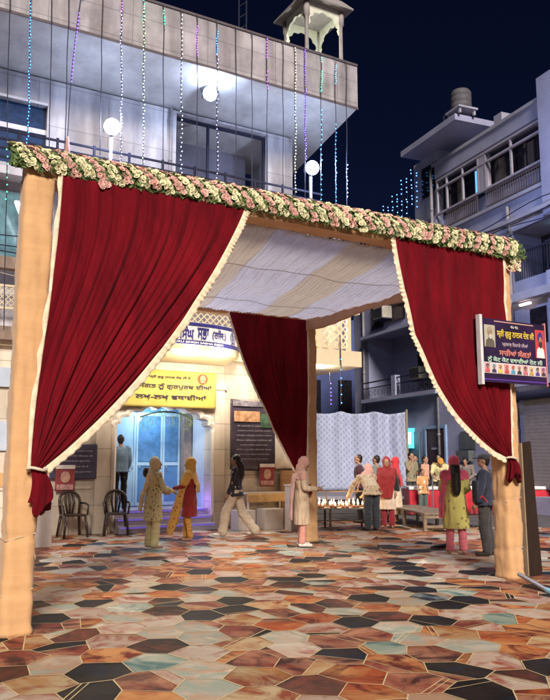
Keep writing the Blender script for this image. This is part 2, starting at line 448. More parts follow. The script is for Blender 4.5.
# ceiling of slanting pleated strips, each strip a cloth of its own
bounds = [(-1.6, 0), (-.2, 1), (1.0, 0), (1.7, 1), (2.15, 0), (3.02, 1), (4.12, 0), (4.86, 1), (6.0, 0), (6.9, 1)]
def clampu(x, t=0): return min(max(x, .08 + 1.10 * t), W - .09)
for k in range(len(bounds) - 1):
    a0, a1 = bounds[k][0], bounds[k + 1][0]; peach = bounds[k][1] == 0
    def f(s, t, a0=a0, a1=a1):
        u = a0 + (a1 - a0) * s + 1.2 * t - .15; uc = clampu(u, t); v = .12 + (D - .22) * t
        sag = -.03 * sin(pi * (t * 3 % 1)) ** 2 - .05 * sin(pi * t)
        ple = .012 * (1 - 2 * abs(sin((a0 + (a1 - a0) * s) * 46 + .8 * sin(t * 9)))) + .008 * sin((a0 + (a1 - a0) * s) * 23 + 2 * sin(t * 5))
        edge = .015 * abs(cos(pi * s)) ** 8
        return (uc, v, HB - .005 + sag + ple + edge)
    if clampu(a0 + 1.2) - clampu(a1 - .15) == 0: continue
    MB().grid(f, int(max(8, (a1 - a0) * 110)), 42).build('ceiling_strip', M_peachw if peach else M_white_cl, tent, smooth=True, solid=.006)
# loose ropes under the ceiling
m = MB()
for v0 in (1.5, 3.55):
    m.tube([(u, v0 + .06 * sin(u * 3), HB - .11 - .03 * sin(u * 2.2) ** 2 + .01 * sin(u * 9)) for u in [.1 + i * .14 for i in range(45)]], .005, 5)
m.build('rope', mat('pale_rope', (.50, .42, .36)), tent)
# valance hanging below the right beam
def val(s, t):
    v = .2 + (D - .35) * s
    return (W - .13 - .012 * sin(s * 70), v, HB - .03 - (.20 + .05 * sin(s * 9)) * t)
MB().grid(val, 120, 6).build('valance', cloth('valance_cloth', (.60, .36, .22), transl=.3, stretch=(1, 12, 1)), tent, smooth=True, solid=.006)

# ------------------------------------------------------------------ curtains
def bez(a, c, d, b, t):
    q = 1 - t; return tuple(a[i] * q ** 3 + 3 * c[i] * q * q * t + 3 * d[i] * q * t * t + b[i] * t ** 3 for i in range(len(a)))
def curtain(name, label, u_in, u_out, ztop, v, gather, tail, side, ctrl, seed, fringe_w=.085, front=-1, group='maroon curtains tied back at the canopy posts'):
    """u_out: top corner by the post, u_in: top corner towards the middle; side: +1 if the post lies at lower u"""
    rt = empty(name, TF.P(u_out, v, 0), TF.a, label, 'curtain', group)
    gu, gz = gather; ou = u_out
    r = random.Random(seed); ph = [r.uniform(0, 6) for _ in range(6)]
    def edge_in(t):
        return bez((u_in, ztop), ctrl[0], ctrl[1], (gu + side * .05, gz), t)
    def edge_out(t):
        return bez((u_out, ztop), (u_out, ztop - 1.0), (gu - side * .06, gz + .8), (gu - side * .05, gz), t)
    def depth(s, t):
        k = (1 - t) ** .6
        sw = s + .06 * sin(5 * t + ph[0])
        def cr(x): return (1 - abs(sin(x))) ** 1.5 * 2 - 1
        am = .6 + .5 * noise.noise(Vector((s * 5, t * 1.2, seed + 3)))
        f = .038 * cr(sw * 13 + ph[1] + .6 * t + 1.5 * noise.noise(Vector((s * 3, t, seed)))) * am + .022 * cr(sw * 31 + ph[2]) * (1.3 - am * .5) + .014 * sin(sw * 91 + ph[3] + 2 * t) + .012 * cr(sw * 66 + ph[4])
        f *= (.35 + .65 * min(1, t * 2.2)) * (.35 + .65 * k)
        belly = .13 * sin(pi * min(1, t * 1.02)) * s * .9
        wrinkle = .02 * noise.noise(Vector((s * 14, t * 3.5, seed)))
        return front * (.02 + belly * .5) + f * .75 + wrinkle
    def P(s, t):
        a = edge_out(t); b = edge_in(t)
        # cloth between the edges hangs a little: mid part bulges like the inner edge
        ss = s
        u = a[0] + (b[0] - a[0]) * ss; z = a[1] + (b[1] - a[1]) * ss
        return Vector((u - ou, depth(s, t), z))
    MB().grid(P, 260, 90).build('drape', M_red, rt, smooth=True, solid=.008)
    # fringe along the inner edge
    def Fr(s, t):
        p = P(1.0, s); q = P(1.0, min(1, s + .01)); d = (q - p) if s < .99 else (P(1, .99) - P(1, .98))
        if d.length < 1e-6: d = Vector((0, 0, -1))
        nrm = Vector((d.z, 0, -d.x)).normalized() * (-side)
        if nrm.dot(Vector((side, 0, -.3))) < 0: nrm = -nrm
        wv = fringe_w * (.9 + .06 * sin(s * 300) + .08 * noise.noise(Vector((s * 40, seed, 0)))) * t
        return p + nrm * wv + Vector((0, .010 * sin(s * 260 + ph[4] + 5 * sin(s * 31)) * t * (1 + .4 * sin(s * 37)) + front * .004, 0))
    MB().grid(Fr, 800, 4).build('fringe', M_fringe, rt, smooth=True, solid=.004)
    def Fo(s, t):
        p = P(0.0, s)
        return p + Vector((-side * (.04 + .012 * sin(s * 33 + 2 * sin(s * 11))) * t, front * .006 + .008 * sin(s * 90) * t, 0))
    MB().grid(Fo, 300, 3).build('trim', M_fringe, rt, smooth=True, solid=.004)
    # tail below the tie
    tl, tw = tail
    rings = []
    for i in range(26):
        t = i / 25; z = gz - tl * t + .03 * sin(3 * t); w_ = .05 + tw * (min(1, t * 1.1) ** .8) * .55
        cx = gu - ou + .03 * sin(pi * t) + .05 * t
        ring = []
        for j in range(48):
            a = 2 * pi * j / 48; fold = 1 + (.10 + .22 * t) * sin(a * 7 + ph[2] + t) + .12 * sin(a * 12 + t * 2)
            ring.append(Vector((cx + w_ * cos(a) * fold, front * .05 + .55 * w_ * sin(a) * fold, z - (.07 * sin(a * 2 + ph[5]) + .02 * sin(a * 5)) * t ** 3)))
        rings.append(ring)
    MB().loft(rings).build('tail', M_red, rt, smooth=True)
    MB().tube([(gu - ou + .085 * cos(a), front * .05 + .07 * sin(a), gz + .012 * sin(2 * a)) for a in [2 * pi * i / 16 for i in range(17)]], .014, 8).build('tieback', cloth('pale_tie', (.62, .52, .42)), rt, smooth=True)
    return rt
curtain('curtain', 'wide maroon curtain gathered low against the big left front post', 2.25, .20, HB + .04, -.17, (.07, 1.50), (.36, .065), 1,
        [(2.00, 3.85), (1.22, 2.36)], 5)
curtain('curtain', 'maroon curtain on the right front post behind the dark blue notice board', 4.42, 6.36, HB + .06, -.17, (6.32, 1.60), (.26, .085), -1,
        [(4.52, 3.35), (4.85, 2.15)], 8)
curtain('curtain', 'maroon curtain at the rear post beside the shop posters', 4.60, 6.34, HB - .04, D - .14, (6.24, 1.12), (.14, .08), -1,
        [(4.80, 3.50), (5.35, 2.40)], 11, fringe_w=.045)

# ------------------------------------------------------------------ flower garland
gar = empty('flower_garland', TF.P(0, 0, HB + .12), TF.a, 'thick garland of slanting cream and pink flower rows along the front beam', 'garland')
def gscale(u): return .80 + .26 * min(1, max(0, u / W))
def blossom(r, seed, petals=7):
    m = MB(); rr = random.Random(seed)
    for layer, (k, tilt, s_) in enumerate(((petals, .35, 1.0), (petals - 2, .9, .72), (3, 1.25, .45))):
        for i in range(k):
            a = 2 * pi * i / k + layer * .5 + rr.uniform(-.15, .15); ca_, sa_ = cos(a), sin(a)
            def pt(x, y, z): return Vector((x * ca_ - y * sa_, x * sa_ + y * ca_, z))
            L_ = r * s_; c_ = cos(tilt); s2 = sin(tilt); w_ = L_ * .5
            q = [pt(0, 0, 0), pt(L_ * .55 * c_, w_, L_ * .55 * s2), pt(L_ * c_ * .98, w_ * .35, L_ * s2 * .85), pt(L_ * c_ * .98, -w_ * .35, L_ * s2 * .85), pt(L_ * .55 * c_, -w_, L_ * .55 * s2)]
            m.bm.faces.new([m.bm.verts.new(x) for x in q])
    return m.bm
BL = [blossom(.030, i) for i in range(5)]
bl_src = []
for b_ in BL:
    b_.verts.ensure_lookup_table(); idx = {v: i for i, v in enumerate(b_.verts)}
    bl_src.append(([v.co.copy() for v in b_.verts], [[idx[v] for v in f.verts] for f in b_.faces]))
def garland_path(t):
    """cross-section of the garland: from the back top over the front and down; t 0..1 -> (y, z, normal)"""
    a = R(100) - R(165) * t
    y = -.05 - .17 * cos(pi / 2 - a) if False else 0
    ry, rz_ = .20, .165
    th = R(70) + R(128) * t
    y = ry * cos(th) * 1.0 - .02; z = rz_ * sin(th) + .065
    n_ = Vector((0, cos(th), sin(th)))
    return y - .03 * t, z - .05 * t, n_
M_cream_f = mat('cream_petals', (.74, .70, .46), rough=.8, var=.22, scale=30)
M_pink_f = mat('pink_petals', (.74, .44, .38), rough=.8, var=.25, scale=30)
M_leaf = mat('garland_leaves', (.10, .16, .05), rough=.6, var=.5, scale=20)
def add_blossom(bmv, c, n_, sc, r):
    vs_, fs = r.choice(bl_src); q = n_.to_track_quat('Z', 'Y').to_matrix().to_4x4() @ Matrix.Rotation(r.uniform(0, 6.3), 4, 'Z')
    vv = [bmv.verts.new(c + (q @ (v * sc))) for v in vs_]
    for f in fs: bmv.faces.new([vv[i] for i in f])
gr = random.Random(21)
u = -.24; k = 0
leaves = MB()
while u < W + .22:
    left = u < 4.75
    slant = .27 if left else -.24
    cream = k % 2 == 0
    wrow = (.054 if cream else .042)
    m = bmesh.new()
    L_ = 19
    for i in range(L_):
        t = i / (L_ - 1) * (1.0 + gr.uniform(-.02, .06))
        for q in range(2 if cream else 2):
            y, z, n_ = garland_path(min(t, 1.06)); gs = gscale(u); y *= gs; z *= gs
            c = Vector((u + slant * (t - .5) + (q - .5) * wrow + gr.uniform(-.012, .012), y + gr.uniform(-.012, .008), z + gr.uniform(-.012, .012)))
            if c.x < -.30 or c.x > W + .30: continue
            add_blossom(m, c + n_ * .028, (n_ + Vector((gr.uniform(-.6, .6), gr.uniform(-.4, .4), gr.uniform(-.4, .4)))).normalized(), gr.uniform(.62, 1.32) * (1.05 if cream else 1.0), gr)
    if len(m.verts):
        me = bpy.data.meshes.new('flower_row'); m.to_mesh(me)
        link('flower_row', me, M_cream_f if cream else M_pink_f, gar)
    m.free(); u += .142 + gr.uniform(-.008, .008); k += 1
for i in range(9000):
    uu = gr.uniform(-.30, W + .30); t = gr.uniform(-.04, 1.12); y, z, n_ = garland_path(t); gs = gscale(uu)
    c = Vector((uu, y * gs, z * gs)) + n_ * gr.uniform(-.02, .034)
    d = Vector((gr.uniform(-1, 1), gr.uniform(-1, 1), gr.uniform(-1, 1))); d = (d - n_ * d.dot(n_) * .6).normalized() * gr.uniform(.022, .045)
    s_ = d.cross(n_).normalized() * d.length * .32
    leaves.bm.faces.new([leaves.bm.verts.new(p) for p in (c - d, c + s_, c + d + n_ * .012, c - s_)])
leaves.build('leaves', M_leaf, gar, recalc=False)
core = MB(); core.loft([[Vector((x, *(lambda q: ((q[0] - q[2].y * .035) * gscale(x), (q[1] - q[2].z * .035) * gscale(x)))(garland_path(t)))) for t in [j / 12 for j in range(13)]] + [Vector((x, -.02, -.02))] for x in (-.27, W + .27)])
core.build('backing', mat('garland_backing', (.035, .05, .025), rough=.9), gar)
# drooping end bunch at the right corner and a loose blossom at the left
m = bmesh.new(); m2 = bmesh.new()
for i in range(110):
    c = Vector((W + .14 + gr.uniform(-.09, .09), -.19 + gr.uniform(-.05, .05), -.02 - gr.uniform(0, .22)))
    add_blossom(m if gr.random() < .6 else m2, c, Vector((gr.uniform(-.4, .6), -1, gr.uniform(-.4, .5))).normalized(), 1.1, gr)
for i in range(9):
    add_blossom(m2, Vector((.62 + gr.uniform(-.05, .05), -.22, -.10 + gr.uniform(-.03, .03))), Vector((gr.uniform(-.5, .5), -1, gr.uniform(-.3, .3))).normalized(), 1.2, gr)
for q, mm in ((m, M_cream_f), (m2, M_pink_f)):
    me = bpy.data.meshes.new('flower_bunch'); q.to_mesh(me); q.free(); link('flower_bunch', me, mm, gar)

# ------------------------------------------------------------------ notice board on the right post
M_white_t = mat('white_print', (.72, .72, .74), var=.03)
brd = empty('notice_board', TF.P(6.36, -.34, 2.60), TF.a, 'dark blue printed notice board with two portraits fixed to the right front post', 'notice board')
bw, bh = 1.22, .86
MB().box(-bw / 2, bw / 2, 0, .03, 0, bh).build('panel', mat('board_navy', (.020, .014, .035), rough=.45, var=.25, scale=2, c2=(.045, .02, .085)), brd)
m = MB(); m.box(-bw / 2 - .05, -bw / 2 - .002, -.02, .06, -.04, bh + .04, bev=.008); m.build('side_rail', mat('grey_white_paint', (.6, .6, .62)), brd)
MB().box(bw / 2 + .002, bw / 2 + .02, -.005, .035, -.01, bh + .03).build('side_rail', mat('pinkish_paint', (.6, .25, .25)), brd)
def bar(name, x0, x1, z0, z1, c, par, y=-.004, nm=None): return MB().box(x0, x1, y, y + .003, z0, z1).build(name, mat(nm or name + '_ink', c, var=.08, rough=.4), par)
bar('print_band', -bw / 2 + .01, bw / 2 - .01, .12, .265, (.72, .66, .68), brd, nm='pale_band')
bar('print_band', -bw / 2 + .01, bw / 2 - .01, .03, .045, (.12, .05, .35), brd, nm='violet_band')
bar('print_band', -.38, .38, bh - .035, bh - .022, (.6, .35, .3), brd, nm='rose_line')
def portrait(par, x, z, w_, h, bgc, skin, cloth_, head=None, beard=None, nm='p'):
    p = bar('portrait', x - w_ / 2, x + w_ / 2, z - h / 2, z + h / 2, bgc, par, y=-.008, nm='portrait_' + nm)
    def disc(cx, cz, rx, rz, c, y, n2): MB().prism([(cx + rx * cos(a), cz + rz * sin(a)) for a in [2 * pi * i / 20 for i in range(20)]], y - .002, y).build('print', mat('ink_' + n2, c, var=.06), p)
    MB().prism([(x - w_ * .42, z - h * .49), (x + w_ * .42, z - h * .49), (x + w_ * .36, z - h * .2), (x + w_ * .12, z - h * .1), (x - w_ * .12, z - h * .1), (x - w_ * .36, z - h * .2)], -.0115, -.0095).build('print', mat('ink_c' + nm, cloth_, var=.06), p)
    if head: disc(x, z + h * .22, w_ * .26, h * .20, head, -.0125, 'h' + nm)
    disc(x, z + h * .10, w_ * .17, h * .16, skin, -.0155, 's' + nm)
    if beard: disc(x, z - h * .02, w_ * .16, h * .12, beard, -.0185, 'b' + nm)
portrait(brd, -.475, .62, .20, .30, (.45, .42, .33), (.30, .2, .12), (.12, .10, .08), (.35, .3, .22), (.5, .48, .42), 'elder')
portrait(brd, .50, .58, .19, .40, (.55, .06, .07), (.35, .19, .11), (.75, .75, .75), (.03, .04, .20), (.05, .04, .04), 'turban')
cs = [(.6, .1, .12), (.05, .05, .12), (.65, .5, .1), (.5, .08, .08), (.08, .3, .5), (.05, .05, .06), (.55, .15, .2), (.5, .3, .1), (.1, .06, .3), (.06, .06, .06)]
for i in range(10):
    portrait(brd, -.54 + i * .12, .192, .10, .125, (.6, .5, .48) if i % 3 else (.6, .3, .32), (.32, .19, .12), cs[i], cs[(i * 3 + 1) % 10], None, 'small%d' % i)
def word(s, x, z, w_, h, c, par, y=-.006, bold=.0, nm=None):
    me = text_mesh(s, fit=w_, height=h, bold=bold, extrude=.002)
    o = link('lettering', me, mat(nm or ('letter_%.2f_%.2f_%.2f' % c), c, var=.05), par); o.location = (x, y, z); return o
word('ਧੰਨ ਧੰਨ', .0, bh - .085, .15, .04, (.65, .62, .6), brd)
word('ਸ੍ਰੀ ਗੁਰੂ ਨਾਨਕ ਦੇਵ ਜੀ', .02, .665, .72, .135, (.70, .52, .08), brd, bold=.004)
word('ਪ੍ਰਕਾਸ਼ ਦਿਹਾੜੇ ਦੀਆਂ', .0, .525, .50, .075, (.45, .36, .44), brd)
word('ਸਾਰੀਆਂ ਸੰਗਤਾਂ', .0, .415, .62, .095, (.66, .22, .19), brd, bold=.004)
word('ਨੂੰ ਕੋਟ ਕੋਟ ਵਧਾਈਆਂ ਹੋਣ ਜੀ', .0, .305, 1.06, .095, (.46, .66, .54), brd, bold=.002)

# leaning dark plank and strut by the right post
pl = empty('leaning_plank', TF.P(6.78, -.1, 0), TF.a, 'tall dark brown plank leaning beside the right front post', 'plank')
sh = Matrix.Shear('XY', 4, (0, 0))
def lp(px, py): q = TF.pv(px, py, -.1); return (q[0] - 6.78, max(.012, q[1]))
P0, P1, P2, P3 = lp(529, 577), lp(543, 581), lp(530.5, 441), lp(521.5, 443)
m = MB(); m.prism([P0, P1, P2, P3], 0, .05); m.build('board', mat('dark_plank', (.026, .015, .011), rough=.55, var=.3, stretch=(6, 1, .5)), pl)
m = MB(); m.prism([(P0[0] - .022, P0[1]), (P0[0] - .002, P0[1]), (P3[0] - .002, P3[1]), (P3[0] - .022, P3[1])], -.010, .06); m.build('edge_strip', mat('bare_wood_edge', (.30, .22, .14)), pl)
m = MB(); a0, a1 = G(519, 574, .12), G(547, 590, .03)
st = tag(m.tube([a0, a1], .028, 10).build('support_strut', mat('grey_pipe', (.42, .40, .40), rough=.4, metal=.5)), 'grey metal strut with a pale blue end lying at the foot of the dark plank', 'strut')
m = MB(); d = (a1 - a0).normalized(); m.tube([a1 + d * .002, a1 + d * .12], .036, 10); m.build('end_cap', mat('pale_blue_plastic', (.25, .5, .62), rough=.4), st)

# ================================================================== THE TEMPLE BUILDING
M_marble = slab_mat('cream_marble_panels', (.66, .585, .485), .9, .6, dirt=(.80, .76, .72))
M_upper = slab_mat('upper_stone_panels', (.46, .44, .48), 1.7, 1.05, var=.14, dirt=(.62, .61, .63))
M_parap = slab_mat('parapet_stone', (.40, .375, .41), 1.9, .62, var=.25, dirt=(.66, .64, .64))
M_plaster = mat('pale_plaster', (.50, .48, .54), rough=.8, var=.1, scale=1.5, bump=.15)
M_rail = mat('dark_rail_paint', (.025, .025, .045), rough=.8, var=.2, spec=.08)
M_dark = mat('dark_glass', (.02, .022, .04), rough=.15, var=.3, spec=.6)
M_cream = mat('cream_paint', (.62, .52, .36), rough=.6, var=.08, scale=2)
T = empty('temple_building', BF.o, BF.a, 'cream marble temple building with a scalloped arched doorway and a round balcony', 'building')
def part(mb, name, m, par=T, **k): return mb.build(name, m, par, **k)
AX0, AX1, AZ = .08, 2.36, 2.18      # doorway
# ground floor wall
arc = []
NL = 9; cxa = (AX0 + AX1) / 2; ra = (AX1 - AX0) / 2; rz_a = .52
for i in range(NL):
    for j in range(7):
        th = pi - pi * (i + j / 7) / NL; s_ = sin(pi * j / 7) * .075
        arc.append((cxa + (ra - .02 + s_) * cos(th), AZ + (rz_a + s_) * sin(th)))
arc.append((AX1, AZ))
arc[0] = (AX0, AZ)
m = MB(); m.box(-9, AX0, 0, .4, 0, 3.90); m.box(AX1, 4.88, 0, .4, 0, 3.90)
for (xa, za), (xb, zb) in zip(arc, arc[1:]):
    xa, xb = [min(max(q, AX0 + .001), AX1 - .001) for q in (xa, xb)]
    if xb - xa > 1e-4: m.prism([(xa, za), (xa, 3.90), (xb, 3.90), (xb, zb)], 0, .4)
part(m, 'wall', M_marble)
# raised scalloped moulding around the arch
o_arc = [(cxa + (p[0] - cxa) * 1.0, p[1]) for p in arc]
m = MB(); m.loft([[Vector((p[0] + dx * (1 if p[0] > cxa else -1) * 1.0, y, p[1] + dz)) for (dx, dz, y) in ((0, 0, -.02), (.05, .05, -.05), (.10, .09, -.02), (.10, .09, .01), (0, 0, .01))] for p in [(AX0, .0)] + arc + [(AX1, 0)]], close=True)
part(m, 'arch_moulding', mat('arch_plaster', (.74, .68, .58), var=.06))
# pilasters and dado
m = MB()
for x in (-.26, 2.55):
    m.box(x - .13, x + .13, -.06, -.001, 0, 3.2); m.box(x - .17, x + .17, -.09, -.001, 0, .35); m.box(x - .17, x + .17, -.09, -.001, 3.2, 3.32)
m.box(-9, -.44, -.03, -.001, .95, 1.02); m.box(2.73, 4.88, -.03, -.001, .55, .60)
part(m, 'pilaster', M_marble)
m = MB(); m.box(-9, -1.9, -.045, -.001, 1.02, 1.3); part(m, 'orange_band', mat('orange_paint', (.55, .30, .12)))
m = MB(); m.box(-9, -1.62, -.06, -.001, 1.75, 2.35); m.box(-9, -1.62, -.07, -.001, 3.05, 3.45); part(m, 'frieze', mat('pale_blue_band', (.42, .48, .58), var=.1, scale=2))
# doorway recess, steps, doors
m = MB(); m.box(AX0 - .2, AX0 - .001, .4, 2.0, .0, 3.4); m.box(AX1 + .001, AX1 + .2, .4, 2.0, 0, 3.4); m.box(AX0, AX1, .4, 2.0, 2.85, 3.0); m.box(AX0, AX1, 2.0, 2.1, .45, 2.85)
part(m, 'recess', mat('recess_plaster', (.55, .64, .74), var=.06))
M_step = mat('step_marble', (.42, .38, .48), rough=.3, var=.1)
M_led = emit('violet_led', (.22, .15, .85), .28, True)
for i in range(3):
    sp_ = part(MB().box(AX0 + .003, AX1 - .003, -.35 + .25 * i, 2.0 - .002 * i, .15 * i + (.0 if i == 0 else .001), .15 * (i + 1)), 'step', M_step)
    part(MB().box(AX0 + .05, AX1 - .05, -.362 + .25 * i, -.352 + .25 * i, .15 * i + .105, .15 * i + .13), 'light_strip', M_led, par=sp_)
ld = bpy.data.lights.new('violet_step_lamp', 'POINT'); ld.energy = 5; ld.color = (.30, .18, 1.0); ld.shadow_soft_size = .15
lo = bpy.data.objects.new('violet_step_lamp', ld); col.objects.link(lo); lo.location = BF.P(2.1, .15, .62)
ld = bpy.data.lights.new('porch_lamp', 'POINT'); ld.energy = 17; ld.color = (.76, .88, 1.0); ld.shadow_soft_size = .1
lo = bpy.data.objects.new('porch_lamp', ld); col.objects.link(lo); lo.location = BF.P(1.2, .75, 2.62)
part(MB().lathe([(0, 0), (.14, .02), (.16, .06), (0, .06)], (1.2, .75, 2.785)), 'ceiling_lamp', emit('porch_glow', (.8, .95, 1.0), 4))
# doors
M_bdoor = mat('pale_blue_door', (.38, .60, .74), rough=.4, var=.08)
M_ddoor = mat('deep_blue_door', (.10, .26, .50), rough=.3, var=.15)
dy = 1.35
for x0, x1, mm, solidp in ((.12, .98, M_bdoor, 1), (.98, 1.66, M_ddoor, 0), (1.66, 2.12, M_ddoor, 0)):
    d_ = part(MB().box(x0 + .004, x1 - .004, dy, dy + .05, .46, 2.84), 'door_leaf', mm)
    fr = MB(); t = .05
    for z0 in (.47, 1.42, 2.62): fr.box(x0 + .055, x1 - .055, dy - .02, dy - .001, z0, z0 + .08)
    fr.box(x0 + .005, x0 + .055, dy - .022, dy - .001, .47, 2.8); fr.box(x1 - .055, x1 - .005, dy - .022, dy - .001, .47, 2.8)
    fr.build('door_frame', M_bdoor, d_)
    if x0 > .9:
        gl = MB(); gl.box(x0 + .06, x1 - .06, dy - .012, dy - .002, 1.52, 2.60); gl.build('pane', mat('blue_glass', (.10, .26, .48), rough=.12, var=.3, spec=.6), d_)
    MB().ball((x1 - .1 if x0 < .9 else x0 + .1, dy - .05, 1.38), .025).build('handle', mat('steel', (.5, .5, .5), rough=.3, metal=1), d_, smooth=True)
part(MB().box(2.13, 2.33, dy - .25, dy + .05, .46, 2.84), 'jamb', mat('brown_grey_stone', (.26, .22, .20), var=.2))
# hanging leaf strings in the arch
tor = empty('leaf_garland', BF.P(1.25, .02, 2.60), BF.a, 'yellow green leaf strings hanging inside the scalloped arch', 'garland')
m = MB(); r = random.Random(4)
for i in range(34):
    x = -.62 + i * .038 + r.uniform(-.01, .01); zt = .03 - .22 * ((x) / .8) ** 2; ln = r.uniform(.12, .42)
    if r.random() < .2: continue
    for k in range(int(ln / .035)):
        z = zt - k * .035; a = r.uniform(0, 3)
        q = [Vector((x + .014 * cos(a), .014 * sin(a), z)), Vector((x, 0, z - .016)), Vector((x - .014 * cos(a), -.014 * sin(a), z)), Vector((x, 0, z + .016))]
        m.bm.faces.new([m.bm.verts.new(p) for p in q])
m.build('leaf_strings', mat('lime_leaves', (.24, .34, .07), var=.4, scale=30), tor, recalc=False)
MB().tube([(x, 0, .05 - .22 * (x / .8) ** 2) for x in [-.64 + i * .064 for i in range(21)]], .018, 6).build('top_cord', mat('toran_cord', (.10, .16, .06), var=.4, scale=30), tor)

# first floor slab and rooms
m = MB(); m.box(-9, 6.32, -.12, 3.6, 3.902, 4.30); part(m, 'floor_slab', M_cream)
m = MB(); m.box(3.1, 6.34, -.55, -.122, 3.92, 4.32); part(m, 'balcony_slab', M_cream)
m = MB(); m.box(-9, 4.9, .25, .5, 4.302, 7.55); m.box(6.05, 6.30, .25, 3.5, 4.302, 7.55); m.box(4.9, 6.05, 1.8, 2.0, 4.302, 7.55); part(m, 'wall', M_upper)
m = MB(); m.box(4.9, 4.98, .5, 3.6, 0, 3.90); part(m, 'side_wall', M_plaster)
def lattice(x0, x1, z0, z1, y, step=.16, t=.028):
    m = MB(); w_, h = x1 - x0, z1 - z0
    k = -int(h / step) - 1
    while k * step < w_:
        for sgn in (1, -1):
            a = k * step; pts = []
            # clip the diagonal to the panel
            s0 = max(0, -a); s1 = min(h, w_ - a)
            if s1 - s0 > .03:
                if sgn > 0: p, q = (x0 + a + s0, z0 + s0), (x0 + a + s1, z0 + s1)
                else: p, q = (x0 + a + s0, z1 - s0), (x0 + a + s1, z1 - s1)
                dx, dz = t * .35, -t * .35 * sgn
                yo = 0 if sgn > 0 else .012
                m.prism([(p[0] + dx, p[1] + dz), (q[0] + dx, q[1] + dz), (q[0] - dx, q[1] - dz), (p[0] - dx, p[1] - dz)], y + yo, y + yo + .011)
        k += 1
    for a, b_, c_, d_ in ((x0 - .04, x1 + .04, z0 - .045, z0 - .001), (x0 - .04, x1 + .04, z1 + .001, z1 + .045), (x0 - .04, x0 - .001, z0, z1), (x1 + .001, x1 + .04, z0, z1)):
        m.box(a, b_, y - .01, y + .04, c_, d_)
    return m
m = lattice(.2, 1.5, 4.72, 5.6, -.14); part(m, 'lattice_screen', M_cream)
m = lattice(1.72, 2.95, 4.72, 5.6, -.14); part(m, 'lattice_screen', M_cream)
m = MB(); m.box(1.55, 1.67, -.16, .0, 4.3, 5.8); part(m, 'reddish_post', mat('rust_post', (.42, .14, .09)))
for a in (3.35, 4.25, 5.15):
    part(lattice(a, a + .78, 4.42, 5.15, -.50, step=.2, t=.045), 'lattice_screen', M_cream)
for a, b_ in ((-3.4, -2.05), (-6.0, -4.6)):
    part(lattice(a, b_, 4.72, 5.15, -.05, step=.12, t=.02), 'lattice_screen', M_cream)
m = MB()
for a in (3.25, 4.19, 5.09, 6.0): m.box(a - .04, a + .04, -.52, -.40, 4.325, 5.3)
m.box(3.2, 6.32, -.53, -.38, 5.3, 5.5); part(m, 'balcony_post', M_cream)
m = MB(); m.box(-9, -1.9, -.25, -.001, 5.5, 5.75); m.box(-9, -1.7, -.28, -.122, 4.0, 4.28); part(m, 'ledge', mat('brown_ledge', (.24, .17, .13), var=.2))
m = MB(); m.box(-4.2, -2.2, .2, .248, 5.75, 7.3); part(m, 'window', mat('teal_glass', (.10, .20, .24), rough=.2, var=.3, spec=.6))
# round balcony over the door
cbx, ba, bb = 1.32, 1.62, .95
def bal_pt(th, k=0.0, z=0.0): return Vector((cbx + (ba + k) * cos(th), -.12 - (bb + k) * sin(th), z))
def bal_band(z0, z1, k, m_, name, par=T, th0=0.0, th1=pi, kin=-.12):
    n = 60; rg = []
    for i in range(n + 1):
        th = th0 + (th1 - th0) * i / n
        rg.append([bal_pt(th, k, z0), bal_pt(th, k, z1), bal_pt(th, kin, z1), bal_pt(th, kin, z0)])
    return part(MB().loft(rg), name, m_, par=par, smooth=False)
band = bal_band(4.07, 4.58, 0, mat('white_sign_paint', (.70, .66, .64), var=.06, rough=.4), 'round_balcony')
M_navy = mat('navy_paint', (.035, .035, .17), rough=.4, var=.1)
bal_band(4.49, 4.57, .008, M_navy, 'blue_line', band, kin=.002)
bal_band(4.08, 4.17, .008, M_navy, 'blue_line', band, kin=.002)
m = MB(); nS = 40
m.loft([[bal_pt(pi * i / nS, -.01, 3.96), bal_pt(pi * i / nS, -.01, 4.069), Vector((cbx + (ba - .3) * cos(pi * i / nS), -.121, 4.069)), Vector((cbx + (ba - .3) * cos(pi * i / nS), -.121, 3.78))] for i in range(nS + 1)])
part(m, 'soffit', mat('soffit_cream', (.60, .50, .32), var=.06))
